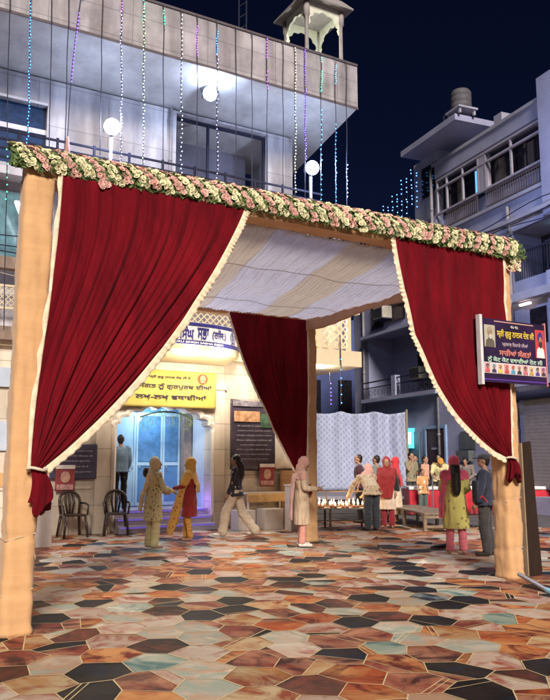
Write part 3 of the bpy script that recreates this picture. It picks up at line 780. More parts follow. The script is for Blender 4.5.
# lettering bent along the balcony
arcs = [(0, 0.0)]
NA = 400
for i in range(1, NA + 1):
    a, b_ = bal_pt(pi * (i - 1) / NA), bal_pt(pi * i / NA); arcs.append((pi * i / NA, arcs[-1][1] + (a - b_).length))
def th_at(s_):
    for (t0, a0), (t1, a1) in zip(arcs, arcs[1:]):
        if a1 >= s_: return t0 + (t1 - t0) * (s_ - a0) / max(1e-9, a1 - a0)
    return pi
def bent(me, s_centre, z, m_, name):
    # s measured from the right end of the balcony towards the left
    for v in me.vertices:
        s_ = s_centre - v.co.x; th = th_at(max(0, s_)); off = .012 - v.co.y
        p = bal_pt(th, off, z + v.co.z); v.co = p
    return link(name, me, m_, band)
def khanda(sz):
    """double-edged sword, ring and two curved blades as flat shapes in XZ"""
    m = MB()
    m.prism([(0, .5 * sz), (.055 * sz, .36 * sz), (.04 * sz, -.30 * sz), (.10 * sz, -.33 * sz), (.02 * sz, -.38 * sz), (.02 * sz, -.47 * sz), (-.02 * sz, -.47 * sz), (-.02 * sz, -.38 * sz), (-.10 * sz, -.33 * sz), (-.04 * sz, -.30 * sz), (-.055 * sz, .36 * sz)], -.003, 0)
    n = 22
    for i in range(n):
        a0, a1 = 2 * pi * i / n, 2 * pi * (i + 1) / n
        m.prism([(sz * .19 * cos(a0), sz * (.06 + .19 * sin(a0))), (sz * .19 * cos(a1), sz * (.06 + .19 * sin(a1))), (sz * .15 * cos(a1), sz * (.06 + .15 * sin(a1))), (sz * .15 * cos(a0), sz * (.06 + .15 * sin(a0)))], -.005, -.0035)
    for sg in (-1, 1):
        P_ = []
        for i in range(13):
            t = i / 12; a = R(75) - R(170) * t
            P_.append((.33 * sz * cos(a), .02 * sz + .40 * sz * sin(a)))
        Q_ = [(.25 * sz * cos(R(75) - R(170) * i / 12) - .03 * sz * (i == 12), .02 * sz + .37 * sz * sin(R(75) - R(170) * i / 12)) for i in range(13)]
        for i in range(12):
            m.prism([(sg * P_[i][0], P_[i][1]), (sg * P_[i + 1][0], P_[i + 1][1]), (sg * Q_[i + 1][0], Q_[i + 1][1]), (sg * Q_[i][0], Q_[i][1])], -.007, -.0055)
        m.prism([(sg * .02 * sz, -.33 * sz), (sg * .24 * sz, -.46 * sz), (sg * .27 * sz, -.42 * sz), (sg * .05 * sz, -.27 * sz)], -.009, -.0075)
    return m
bent(khanda(.34).mesh('emblem'), .80, 4.33, M_navy, 'emblem')
bent(text_mesh('(ਰਜਿ:)', fit=.42, height=.27, bold=.01), 1.27, 4.33, M_navy, 'lettering')
bent(text_mesh('ਸਭਾ', fit=.30, height=.27, bold=.012), 1.72, 4.33, M_navy, 'lettering')
bent(text_mesh('ਸਿੰਘ', fit=.34, height=.30, bold=.012), 2.12, 4.335, M_navy, 'lettering')
bent(text_mesh('ਸ੍ਰੀ ਗੁਰੂ', fit=.62, height=.30, bold=.012), 2.72, 4.335, M_navy, 'lettering')
bent(text_mesh('ਗੁਰਦੁਆਰਾ', fit=.62, height=.24, bold=.008), 3.40, 4.33, M_navy, 'lettering')
bent(text_mesh('SRI GURU SINGH SABHA REGD', fit=1.5, height=.045), 1.9, 4.125, M_white_t, 'lettering')
M_lamp = emit('warm_lamp', (1.0, .86, .62), 14)
for px, py in ((186, 353), (224, 358)):
    s_, z_ = BF.pv(px, py, -.75)
    part(MB().lathe([(.0, 0), (.05, 0), (.055, .03), (.0, .03)], (s_, -.72, 3.93)), 'downlight', M_lamp)
    ld = bpy.data.lights.new('downlight_lamp', 'POINT'); ld.energy = 42; ld.color = (1, .84, .64); ld.shadow_soft_size = .08
    lo = bpy.data.objects.new('downlight_lamp', ld); col.objects.link(lo); lo.location = BF.P(s_, -1.1, 3.72)
# lamp in the yellow right end balcony and its downlight
for s_, v_, z_, e_, cc in ((5.2, -.15, 5.05, 60, (1, .78, .45)), (5.25, -.3, 3.70, 25, (1, .85, .7))):
    ld = bpy.data.lights.new('balcony_lamp', 'POINT'); ld.energy = e_; ld.color = cc; ld.shadow_soft_size = .07
    lo = bpy.data.objects.new('balcony_lamp', ld); col.objects.link(lo); lo.location = BF.P(s_, v_, z_)
part(MB().lathe([(.0, 0), (.11, 0), (.12, .03), (.0, .03)], (5.25, -.3, 3.865)), 'downlight', M_lamp)
# second floor
m = MB(); m.box(-9, 5.9, -.2, 3.6, 7.552, 7.72); part(m, 'floor_slab', M_plaster)
OX0, OX1, OZ0, OZ1 = 1.80, 4.53, 7.72, 10.55
m = MB()
m.box(-9, -2.95, 1.2, 1.5, 7.722, 10.60); m.box(-2.95, -1.48, 1.2, 1.5, 7.722, 8.35); m.box(-2.95, -1.48, 1.2, 1.5, 9.92, 10.60); m.box(-1.48, OX0, 1.2, 1.5, 7.722, 10.60)
m.box(OX0, OX1, 1.2, 1.5, OZ1, 10.60); m.box(OX1, 5.32, 1.2, 1.5, 7.722, 10.60); m.box(5.12, 5.32, 1.5, 3.4, 7.722, 10.5)
part(m, 'wall', M_upper)
m = MB(); m.box(OX0, OX1, 2.6, 2.7, 7.722, 10.55); part(m, 'recess', mat('violet_wall', (.24, .22, .27), var=.15, scale=2))
m = MB()
for x in (OX0 + .02, 2.75, OX1 - .08): m.box(x, x + .06, 1.35, 1.43, 7.722, 10.5)
m.box(OX0 + .08, OX1 - .08, 1.36, 1.42, 10.44, 10.52); part(m, 'window_frame', M_rail)
wd = part(MB().box(-2.93, -1.50, 1.32, 1.36, 8.37, 9.90), 'window', mat('night_blue_glass', (.012, .03, .08), rough=.5, var=.4, spec=.15))
m = MB(); m.box(-2.95, -1.48, 1.27, 1.318, 9.22, 9.34); m.box(-2.95, -1.48, 1.17, 1.198, 9.92, 9.98); m.build('window_frame', M_plaster, wd)
# roof slab with sloping soffit, parapet
m = MB()
m.loft([[Vector((x, -.5, 11.02)), Vector((x, -.5, 12.22)), Vector((x, -.32, 12.22)), Vector((x, -.32, 11.3)), Vector((x, 3.4, 11.3)), Vector((x, 3.4, 10.25)), ] for x in (-9, 6.36)])
part(m, 'roof', mat('soffit_plaster', (.36, .35, .36), rough=.85, var=.22, scale=1.3, bump=.2))
m = MB(); m.box(-9, 6.37, -.53, -.502, 11.02, 12.24); part(m, 'parapet', M_parap)
m = MB(); m.box(-9, 6.37, -.56, -.532, 10.98, 11.04); m.box(-9, 6.37, -.56, -.31, 12.242, 12.30); part(m, 'parapet_edge', mat('dark_joint', (.10, .08, .09)))
m = MB()
for z in (7.92, 8.12, 8.32, 8.52): m.box(-9, 5.4, -.13, -.09, z, z + .045)
rl = part(m, 'railing', M_rail)
for i in range(18): MB().box(-8.9 + i * .82, -8.85 + i * .82, -.135, -.085, 7.722, 8.60).build('baluster', M_rail, rl)
m = MB()
for x, z0, z1, y in ((-1.1, 4.31, 7.5, .19), (1.62, 7.75, 10.6, 1.13), (-3.6, 7.75, 10.6, 1.13)):
    m = MB(); m.tube([(x, y, z0), (x, y, z1)], .045, 8)
    for q in range(3): m.tube([(x, y, z0 + .3 + q * 1.1), (x, y, z0 + .36 + q * 1.1)], .058, 8)
    part(m, 'drain_pipe', mat('pipe_grey', (.22, .21, .23), var=.2), smooth=True)
for k_ in range(3):
    part(MB().tube([(-9 + i * .6, -.10 - .02 * k_, 5.95 + k_ * .16 - .10 * abs(sin(i * .35 + k_))) for i in range(24)], .014, 5), 'cable', M_rail)
# roof kiosk
K = empty('roof_kiosk', BF.P(4.95, -.20, 12.30), BF.a, 'small domed roof kiosk with scalloped arches standing on the parapet corner', 'kiosk')
M_kst = mat('kiosk_stone', (.26, .235, .24), var=.2, scale=4)
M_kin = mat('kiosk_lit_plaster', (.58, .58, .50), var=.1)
kw = 1.12
for x, y in ((0, 0), (kw, 0), (0, kw), (kw, kw)):
    MB().lathe([(.085, 0), (.085, .1), (.055, .14), (.05, 1.15), (.06, 1.2), (.09, 1.25), (.09, 1.58)], (x, y, 0), n=12).build('column', M_kst, K, smooth=True)
ar = []
for i in range(5):
    for j in range(6):
        th = pi - pi * (i + j / 6) / 5; s_ = sin(pi * j / 6) * .05
        ar.append((kw / 2 + (kw / 2 - .12 + s_) * cos(th), 1.06 + (.36 + s_) * sin(th)))
ar.append((kw - .12, 1.06))
pol = [(.06, 1.63), (.06, .95)] + ar + [(kw - .06, .95), (kw - .06, 1.63)]
for M_ in (Matrix(), Matrix.Translation((0, kw, 0)), Matrix.Rotation(pi / 2, 4, 'Z'), Matrix.Translation((kw, 0, 0)) @ Matrix.Rotation(pi / 2, 4, 'Z')):
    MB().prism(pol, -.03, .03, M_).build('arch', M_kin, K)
m = MB()
e = .26; m.loft([[Vector((-e, -e, 1.64)), Vector((kw + e, -e, 1.64)), Vector((kw + e, kw + e, 1.64)), Vector((-e, kw + e, 1.64))],
                 [Vector((-e, -e, 1.69)), Vector((kw + e, -e, 1.69)), Vector((kw + e, kw + e, 1.69)), Vector((-e, kw + e, 1.69))],
                 [Vector((-.03, -.03, 1.98)), Vector((kw + .03, -.03, 1.98)), Vector((kw + .03, kw + .03, 1.98)), Vector((-.03, kw + .03, 1.98))]])
m.build('eave', M_kst, K)
MB().lathe([(.46, 1.982), (.56, 2.15), (.58, 2.35), (.5, 2.62), (.28, 2.85), (.06, 3.0), (.03, 3.2), (.0, 3.3)], (kw / 2, kw / 2, 0)).build('dome', M_kst, K, smooth=True)
ld = bpy.data.lights.new('kiosk_lamp', 'POINT'); ld.energy = 20; ld.color = (.97, 1, .82); ld.shadow_soft_size = .08
lo = bpy.data.objects.new('kiosk_lamp', ld); col.objects.link(lo); lo.location = K.matrix_basis @ Vector((kw / 2, kw * .4, .75))
MB().lathe([(0, 0), (.06, 0), (.07, .12), (.03, .16), (0, .16)], (kw / 2, kw * .4, .0)).build('lamp_base', M_kst, K)
# roof mast
ms = empty('roof_mast', BF.P(3.15, .3, 12.3) + Vector((0, 0, 0)), BF.a, 'dark metal lattice mast standing on the roof behind the parapet', 'mast')
m = MB()
for x in (0, .22): m.tube([(x, 0, -1.0), (x, 0, 3.2)], .02, 6)
for i in range(12): m.tube([(0, 0, -.8 + i * .33), (.22, 0, -.6 + i * .33)], .012, 5)
m.build('frame', M_rail, ms)

# floodlights
M_flood = emit('flood_face', (.72, .86, 1.0), 40, False)
def flood(s_, v_, z_, pole, label, e_, tilt=18):
    f_ = empty('floodlight', BF.P(s_, v_, z_), BF.a + R(-12), label, 'floodlight', 'lit floodlights on the temple building')
    Mx = Matrix.Rotation(R(tilt), 4, 'X')
    MB().lathe([(0, -.08), (.12, -.07), (.18, .0), (.19, .03), (.0, .03)], n=28).build('housing', mat('lamp_housing', (.12, .12, .13), rough=.4), f_, smooth=False).matrix_local = Mx @ Matrix.Translation((0, 0, 0)) @ Matrix.Rotation(R(90), 4, 'X')
    MB().lathe([(0, 0), (.172, 0), (.16, .03), (.10, .05), (0, .058)], n=28).build('lamp_face', M_flood, f_).matrix_local = Mx @ Matrix.Translation((0, -.033, 0)) @ Matrix.Rotation(R(90), 4, 'X')
    m = MB()
    for i in range(5): m.box(-.18 + i * .08, -.165 + i * .08, .06, .12, -.13, .13, Mx)
    m.build('cooling_fins', mat('lamp_housing', (.12, .12, .13)), f_)
    if pole: MB().box(-.035, .035, .09, .16, -pole, -.14).build('pole', mat('pale_pole', (.22, .22, .25)), f_)
    else: MB().tube([(-.21, 0, 0), (-.23, .12, .2), (.23, .12, .2), (.21, 0, 0)], .012, 6).build('bracket', M_rail, f_)
    d_ = bpy.data.lights.new('flood_lamp', 'POINT'); d_.energy = e_; d_.color = (.58, .72, 1.0); d_.shadow_soft_size = .12
    o_ = bpy.data.objects.new('flood_lamp', d_); col.objects.link(o_); o_.location = BF.P(s_ - .04, v_ - .42, z_ - .05)
def flood_beam(u_, v_, z_, e_, aim):
    d_ = bpy.data.lights.new('flood_beam', 'SPOT'); d_.energy = e_; d_.color = (.42, .56, 1.0); d_.spot_size = R(150); d_.spot_blend = 1; d_.shadow_soft_size = .2
    o_ = bpy.data.objects.new('flood_beam', d_); col.objects.link(o_); o_.location = BF.P(u_, v_ - .3, z_); o_.rotation_euler = Vector(aim).to_track_quat('-Z', 'Y').to_euler()
flood_beam(-.28, -.4, 9.1, 500, (.1, -.8, -.5)); flood_beam(5.15, -.4, 9.2, 1300, (.85, -.25, -.30))
s1, z1 = BF.pv(112, 127, -.25); flood(s1, -.25, z1, z1 - 7.73, 'bright white floodlight on a pale post at the balcony railing above the left curtain', 120)
s1, z1 = BF.pv(312, 168, -.25); flood(s1, -.25, z1, z1 - 7.73, 'bright white floodlight on a pale post at the right end of the building', 130)
s1, z1 = BF.pv(210, 92, .1); print('F3', s1, z1); flood(s1, .1, z1 - .05, 0, 'white floodlight under the roof overhang above the wide upper opening', 60, tilt=20)

# tube light on the left
tb = empty('tube_light', BF.P(-2.2, -.3, 6.65), BF.a, 'slanting white tube light fixed on the wall left of the big peach post', 'tube light')
MB().tube([(-.12, 0, .28), (.12, 0, -.28)], .05, 10).build('tube', emit('tube_glow', (.85, .92, 1.0), 8, True), tb, smooth=True)
MB().tube([(-.14, .06, .32), (.14, .06, -.32)], .035, 8).build('batten', mat('batten_white', (.6, .6, .6)), tb)

# ------------------------------------------------------------------ hanging light strings
SC = {'blue': (.05, .32, 1.0), 'violet': (.20, .08, 1.0), 'lav': (.55, .50, 1.0), 'lime': (.62, 1.0, .42), 'green': (.05, .95, .45), 'white': (.75, .85, 1.0), 'warm': (.95, 1.0, .50), 'purple': (.50, .10, 1.0), 'cyan': (.10, .55, 1.0)}
M_cord = mat('dark_cord', (.03, .03, .05), var=.1)
def bulb_mesh(pts, r_=.018):
    m = MB()
    for p in pts:
        r2 = bmesh.ops.create_icosphere(m.bm, subdivisions=1, radius=r_); bmesh.ops.translate(m.bm, vec=p, verts=r2['verts'])
    return m
strings = [ # px at the top, lit ranges (y0,y1,colour,spacing px), bottom y, lean px, words
 (6, [(150, 200, 'green', 7)], 330, -2, 'nearly dark string at the far left, crossing the left window'),
 (28, [(0, 340, 'blue', 3.4)], 345, -5, 'brightly lit blue light string, leftmost of the lit ones'),
 (49, [], 340, -2, 'unlit dark light string just right of the bright blue one'),
 (67, [], 150, -2, 'unlit dark light string in front of the left balcony railing'),
 (101, [], 155, -1, 'unlit dark light string directly left of the left floodlight'),
 (120, [(0, 12, 'purple', 3), (12, 165, 'lav', 3.2)], 170, 1, 'lavender light string just right of the left floodlight'),
 (143, [(0, 20, 'green', 4), (6, 165, 'lime', 3.4)], 175, 0, 'lime green light string right of the lavender one'),
 (163, [(11, 26, 'green', 2.6)], 180, 0, 'dark light string with one short green stretch near the top'),
 (181, [(15, 190, 'white', 4.4)], 192, 0, 'white light string at the left edge of the wide upper opening'),
 (197, [(27, 57, 'purple', 2.6)], 190, 0, 'dark light string with a purple stretch near the roof edge'),
 (217, [(32, 55, 'blue', 2.4), (55, 195, 'lav', 4.4)], 197, 0, 'string of blue then pale bulbs in the middle of the wide upper opening'),
 (236, [], 198, 0, 'unlit dark light string left of the white pier, the nearer of two'),
 (252, [], 200, 0, 'unlit dark light string right beside the white pier'),
 (267, [(40, 58, 'purple', 3), (72, 90, 'purple', 3.4)], 200, 0, 'string with two short purple stretches over the white pier'),
 (283, [], 205, 0, 'unlit dark light string hanging in front of the white pier'),
 (295, [(48, 195, 'warm', 3.2)], 205, 0, 'yellow green light string left of the right floodlight'),
 (305, [(50, 160, 'violet', 2.6)], 205, 0, 'deep violet light string passing the right floodlight'),
 (321, [(58, 62, 'green', 2), (72, 92, 'green', 2.2), (110, 205, 'cyan', 5)], 210, 0, 'green light string just left of the cyan one near the roof corner'),
 (335, [(66, 84, 'cyan', 2.2), (125, 210, 'blue', 4)], 212, 1, 'cyan light string second from the roof corner'),
 (346, [(165, 200, 'white', 4)], 212, 1, 'light string nearest the roof corner, lit only at its lower end')]
def string_at(px, ranges, yb, lean, words, frame=BF, v=-.62, ytop=None, grp='light strings hanging from the temple roof'):
    st_, zt = frame.pv(px, 30, v)
    zt = 12.32
    sb, zb = frame.pv(px + lean, yb, v)
    o = empty('light_string', frame.P(st_, v, zt), frame.a, words, 'light string', grp)
    top = Vector((0, 0, 0)); bot = Vector((sb - st_, 0, zb - zt))
    if zt - 2 > 0:
        rr = random.Random(int(px * 7)); n = 26
        path = [top.lerp(bot, i / n) + Vector((  .006 * sin(i * .5 + px) + rr.uniform(-.003, .003), .008 * cos(i * .7 + px), 0)) for i in range(n + 1)]
        path[0] = Vector((0, .09, .0)); 
        MB().tube(path, .011, 5).build('cord', M_cord, o)
        for (y0, y1, cname, sp_) in ranges:
            ya = y0; pts = []
            while ya <= y1:
                _, z_ = frame.pv(px + lean * (ya / max(yb, 1)), ya, v)
                if z_ < zt - .03:
                    t = (zt - z_) / (zt - zb); k = min(n - 1, max(0, int(t * n))); q = path[k].lerp(path[min(n, k + 1)], t * n - k)
                    pts.append(q + Vector((rr.uniform(-.02, .02), -.022, rr.uniform(-.01, .01))))
                ya += sp_
            if pts: bulb_mesh(pts, .016).build('bulbs', emit('bulb_' + cname, SC[cname], 1.3 if cname in ('lav', 'white', 'warm', 'lime') else 2.0), o)
    return o
for s_ in strings: string_at(*s_)
# the slanting one tied to the garland
o = empty('light_string', BF.P(BF.pv(83, 20, -.62)[0], -.62, 12.32), BF.a, 'light string pulled aslant down to the garland beside the left floodlight', 'light string', 'light strings hanging from the temple roof')
q = BF.pv(67, 150, -.62); q0 = BF.pv(83, 20, -.62)[0]
bt = Vector((q[0] - q0, 0, q[1] - 12.32))
MB().tube([Vector((0, .08, 0)).lerp(bt, t / 12) + Vector((-.06 * sin(pi * t / 12), 0, 0)) for t in range(13)], .011, 5).build('cord', M_cord, o)
bulb_mesh([bt * t + Vector((-.06 * sin(pi * t), -.02, 0)) for t in [.03 + .022 * i for i in range(28)] if not (.12 < t < .22)], .019).build('bulbs', emit('bulb_violet', SC['violet'], 2.0), o)
MB().lathe([(.012, 0), (.03, -.05), (.085, -.62), (.0, -.64)], tuple(bt + Vector((0, -.01, .3)))).build('ribbon', cloth('pink_ribbon', (.45, .24, .22)), o, smooth=True)
# short strings at the lower right end of the building (under the lit balcony)
for px, yt, yb, cc, wd in ((330, 372, 405, 'violet', 'short violet light string left of two under the lit corner balcony'), (340, 335, 405, 'blue', 'short blue light string right under the lit corner balcony')):
    st_, zt = BF.pv(px, yt, -.62); _, zb = BF.pv(px, yb, -.62)
    o = empty('light_string', BF.P(st_, -.62, zt), BF.a, wd, 'light string', 'short light strings under the corner balcony')
    MB().tube([(0, 0, 0), (.02, 0, (zb - zt) / 2), (0, 0, zb - zt)], .014, 5).build('cord', M_cord, o)
    bulb_mesh([Vector((.01, -.02, (zb - zt) * k)) for k in (.35, .5, .62, .72, .85, .97)], .018).build('bulbs', emit('bulb_' + cc, SC[cc], 2.0), o)

# ------------------------------------------------------------------ banners and posters on the temple wall
def quad_board(name, label, cat, s0, s1, z0, z1, v, m_, t=.02, tiltdz=0.0, grp=None, wr=.012, fr=BF):
    o = empty(name, fr.P((s0 + s1) / 2, v, (z0 + z1) / 2), fr.a, label, cat, grp); w_, h = s1 - s0, z1 - z0
    sd_ = random.random() if False else s0
    def f(a, c): return ((a - .5) * w_, -wr * (sin(a * 9 + sd_) * .5 + noise.noise(Vector((a * 3, c * 3, sd_)))), (c - .5) * h + tiltdz * (a - .5) - .02 * h * sin(pi * a) * (1 if wr > .005 else 0))
    MB().grid(f, 30, 16).build('sheet', m_, o, smooth=True, solid=t)
    return o, w_, h
bn, w_, h = quad_board('banner', 'yellow cloth banner with dark lettering hung over the arched doorway', 'banner', -.75, 2.40, 2.74, 3.58, -.16, cloth('yellow_banner', (.50, .38, .07), var=.12, scale=2, c2=(.56, .46, .12), bump=.05), t=.006, wr=.004)
M_bk = mat('dark_ink', (.035, .03, .05), var=.1)
def onb(s, x, z, fw, hh, m_, bold=.006): 
    me = text_mesh(s, fit=fw, height=hh, bold=bold, extrude=.003)
    for v in me.vertices: v.co.y -= .013
    me.transform(Matrix.Translation((x, 0, z))); return link('lettering', me, m_, bn)
onb('ਸ੍ਰੀ ਗੁਰੂ ਨਾਨਕ ਦੇਵ ਜੀ ਦੇ', .42, .26, 1.0, .08, M_bk, .0)
onb('ਸਾਧ ਸੰਗਤ ਨੂੰ ਗੁਰਪੁਰਬ ਦੀਆਂ', .38, .05, 2.15, .15, M_bk, .0)
onb('ਲਖ-ਲਖ ਵਧਾਈਆਂ', .46, -.21, 1.72, .22, M_bk, .004)
me = khanda(.20).mesh('emblem')
for v in me.vertices: v.co.y -= .022
me.transform(Matrix.Translation((1.22, 0, .26))); link('emblem', me, mat('cream_ink', (.7, .6, .3)), bn)
m = MB(); m.prism([(1.22 + .13 * cos(a), .26 + .12 * sin(a)) for a in [2 * pi * i / 24 for i in range(24)]], -.018, -.012); m.build('emblem_disc', mat('red_ink', (.55, .08, .04)), bn)
def poster_mat(name, base, c2):
    m = mat(name, base, rough=.35, var=.2, scale=2.2, c2=c2); return m
def text_rows(par, w_, h, n, m_, seed, y=-.04, x0=-.4, x1=.4, z0=-.35, z1=.25, hh=.035):
    """short rows of lettering in the same script as the poster's"""
    words = ['ਸਤਿਗੁਰ', 'ਪ੍ਰਸਾਦਿ', 'ਨਾਨਕ', 'ਸਾਹਿਬ', 'ਸੰਗਤ', 'ਕੀਰਤਨ', 'ਦਰਬਾਰ', 'ਗੁਰੂ', 'ਜੀ', 'ਦੇ', 'ਪੁਰਬ', 'ਸਮਾਗਮ']
    r = random.Random(seed)
    for i in range(n):
        z = (z1 - (z1 - z0) * i / max(1, n - 1)) * h; ws = ' '.join(r.choice(words) for _ in range(r.choice((4, 5, 5))))
        me = text_mesh(ws, fit=w_ * (x1 - x0) * r.uniform(.75, 1), height=hh * r.uniform(.9, 1.2), extrude=.002)
        for v in me.vertices: v.co.y += y
        me.transform(Matrix.Translation((w_ * (x0 + x1) / 2, 0, z))); link('lettering', me, m_, par)
M_pale = mat('pale_ink', (.42, .40, .42), var=.1)
pz = -.07
p1, w_, h = quad_board('poster', 'large dark poster with a sunset strip and rows of pale writing right of the doorway', 'poster', 2.82, 4.06, 1.33, 3.00, pz, poster_mat('night_poster', (.045, .035, .05), (.09, .07, .10)), t=.008)
MB().box(-.54, .15, -.05, -.042, h * .18, h * .33).build('sunset_print', mat('sunset_ink', (.55, .20, .05), var=.6, scale=6, c2=(.75, .45, .25)), p1)
MB().box(.17, .54, -.05, -.042, h * .10, h * .30).build('green_print', mat('green_ink', (.07, .14, .08), var=.6, scale=6), p1)
MB().box(-.58, .58, -.05, -.042, h * .40, h * .48).build('grey_print', mat('grey_ink', (.22, .20, .23), var=.6, scale=6), p1)
text_rows(p1, w_, h, 10, M_pale, 5, y=-.045)
p2, w_, h = quad_board('poster', 'dark slate blue poster with pale writing on the wall behind the left curtain', 'poster', -1.35, -.36, 1.16, 1.90, pz, poster_mat('slate_poster', (.05, .045, .075), (.08, .07, .12)), t=.008)
text_rows(p2, w_, h, 5, M_pale, 9, y=-.045, z0=-.3, z1=.3, hh=.04)
def small_poster(px, py, label, v=-.12):
    s_, z_ = BF.pv(px, py, v)
    o, w2, h2 = quad_board('picture_poster', label, 'poster', s_ - .20, s_ + .20, z_ - .27, z_ + .27, v, mat('maroon_print', (.28, .05, .06), var=.4, scale=5), t=.008, wr=.002, grp='small maroon picture posters')
    MB().box(-.2, .2, -.03, -.012, .19, .27).build('white_header', mat('header_white', (.66, .6, .56)), o)
    MB().prism([(.10 * cos(a), .02 + .12 * sin(a)) for a in [2 * pi * i / 20 for i in range(20)]], -.03, -.012).build('portrait_print', mat('face_print', (.5, .3, .22), var=.3, scale=8), o)
    MB().box(-.17, .17, -.03, -.012, -.24, -.13).build('lower_print', mat('rose_print', (.5, .28, .26), var=.4, scale=10), o)
small_poster(65, 478, 'small maroon picture poster above the left plastic chair')
small_poster(267, 475, 'small maroon picture poster below the large dark poster')
# white cloth hanging at the wall's right end, wooden side stall
o = empty('white_sheet', BF.P(4.45, -.08, 0), BF.a, 'plain white cloth sheet hanging at the right end of the marble wall', 'cloth')
MB().grid(lambda a, c: ((a - .5) * .85, -.02 - .02 * sin(a * 14), 1.35 + 2.0 * c), 24, 6).build('sheet', cloth('plain_white', (.66, .60, .52)), o, smooth=True, solid=.008)

# ================================================================== HOUSE ON THE RIGHT
M_blue = mat('lavender_house_paint', (.27, .28, .42), rough=.85, var=.14, scale=1.1, bump=.2, bscale=12)
M_blue2 = mat('grey_house_paint', (.29, .29, .38), rough=.85, var=.16, scale=1.4, bump=.2, bscale=12)
M_frame = mat('window_frame_paint', (.32, .30, .38), rough=.5, var=.1)
M_glass = mat('black_glass', (.018, .016, .022), rough=.12, var=.4, spec=.6)
H = empty('house', RF.o, RF.a, 'tall blue painted house with window bands and railed balconies on the right', 'building')
def hp(mb, name, m_, par=H, **k): return mb.build(name, m_, par, **k)
m = MB()
m.box(-5.2, -3.9, 0, 8, 0, 10.6)
m.box(-3.9, 1.4, 1.2, 8, 3.9, 10.6)          # recessed balcony part
m.box(-3.9, 1.4, .0, 8, 0, 3.90)
m.box(-3.9, 1.4, 0.0, 1.2, 6.75, 10.59)
m.box(1.4, 7.12, 0, 8, 0, 7.10); m.box(1.4, 5.55, 0, 8, 7.10, 8.75); m.box(5.55, 7.12, 1.2, 8, 7.10, 8.75); m.box(1.4, 7.12, 0, 8, 8.75, 9.75)
m.box(1.4, 7.12, .35, 8, 9.75, 12.0); m.box(1.4, 7.12, .0, 8, 12.0, 12.55)
m.box(7.12, 12, -.15, 8, 0, 7.10); m.box(7.12, 12, 1.2, 8, 7.10, 8.75); m.box(7.12, 12, -.15, 8, 8.75, 13.15)
hp(m, 'wall', M_blue)
m = MB(); m.box(1.3, 12, -.30, -.152, 8.95, 9.08); m.box(1.3, 7.1, -.12, -.001, 9.75, 9.86); m.box(5.4, 12, -.42, -.152, 6.35, 6.60); m.box(1.3, 7.1, -.06, -.001, 12.50, 12.62); m.box(5.2, 12, -.30, -.152, 3.75, 4.0)
hp(m, 'ledge', M_blue2)
# set-back top room with overhanging roof
m = MB(); m.box(-.3, 3.6, .9, 7, 12.55, 13.20); m.box(-.3, 1.4, 0.2, 7, 10.6, 13.20); hp(m, 'top_room', M_blue2)
oa = RF.pv(401, 165, -.75); ob_ = RF.pv(455, 122, -.75)
hp(MB().box(oa[0], ob_[0], -.75, 7, 13.2, 13.42), 'roof_slab', M_blue)
print('overhang', oa, ob_)
m = MB(); m.box(.3, .9, .15, .198, 11.6, 12.8); m.box(1.0, 1.35, .15, .198, 11.7, 12.8); hp(m, 'window', M_glass)
# window band
xs = [1.52, 2.12, 3.95, 4.35, 5.62, 7.08]
hp(MB().box(1.52, 7.08, .28, .34, 10.57, 11.9), 'window', M_glass)
m = MB()
for x in (1.50, 2.10, 3.05, 3.93, 4.33, 5.62, 7.03): m.box(x, x + .07, -.02, .05, 10.62, 11.84)
m.box(3.93, 4.40, -.01, .2, 10.62, 11.84)
for z in (10.55, 11.50, 11.84): m.box(1.48, 7.10, -.03, .06, z, z + .07)
hp(m, 'window_frame', M_frame)
hp(MB().box(3.72, 3.84, .06, .10, 10.68, 11.45), 'lit_strip', emit('cyan_window', (.15, .5, .9), .7))
for x in (2.5, 4.8, 6.2):
    hp(MB().box(x, x + .28, .20, .27, 10.62, 11.5), 'window_curtain', cloth('brown_drape', (.07, .05, .05), var=.4, stretch=(10, 1, 1)))
m = MB()
for x0, x1 in ((2.2, 4.0), (4.45, 7.08)):
    m.box(x0, x1, -.10, -.07, 10.40, 10.44); m.box(x0, x1, -.10, -.07, 9.90, 9.94)
    n = int((x1 - x0) / .11)
    for i in range(n + 1): m.box(x0 + i * .11, x0 + i * .11 + .02, -.095, -.075, 9.94, 10.40)
hp(m, 'railing', mat('brown_rail', (.10, .075, .085)))
# dark balcony on the right
m = MB(); m.box(5.6, 7.1, -.02, .02, 7.95, 8.0)
for i in range(15): m.box(5.62 + i * .1, 5.64 + i * .1, -.01, .01, 7.11, 7.95)
for i in range(16): m.box(7.2 + i * .1, 7.22 + i * .1, -.16, -.14, 7.11, 7.95)
m.box(7.14, 9, -.17, -.13, 7.95, 8.0); hp(m, 'railing', M_rail)
hp(MB().box(5.6, 11, 1.12, 1.19, 7.12, 8.7), 'window', M_glass)
hp(MB().box(6.75, 7.05, .5, .6, 8.52, 8.58), 'lamp', emit('teal_lamp', (.25, .75, .7), 1.5))
hp(MB().box(5.95, 6.35, -.165, -.16, 6.2, 6.26) if False else MB().box(6.0, 6.45, -.26, -.16, 6.22, 6.28), 'lamp', emit('warm_tube', (1, .75, .6), 1.6))
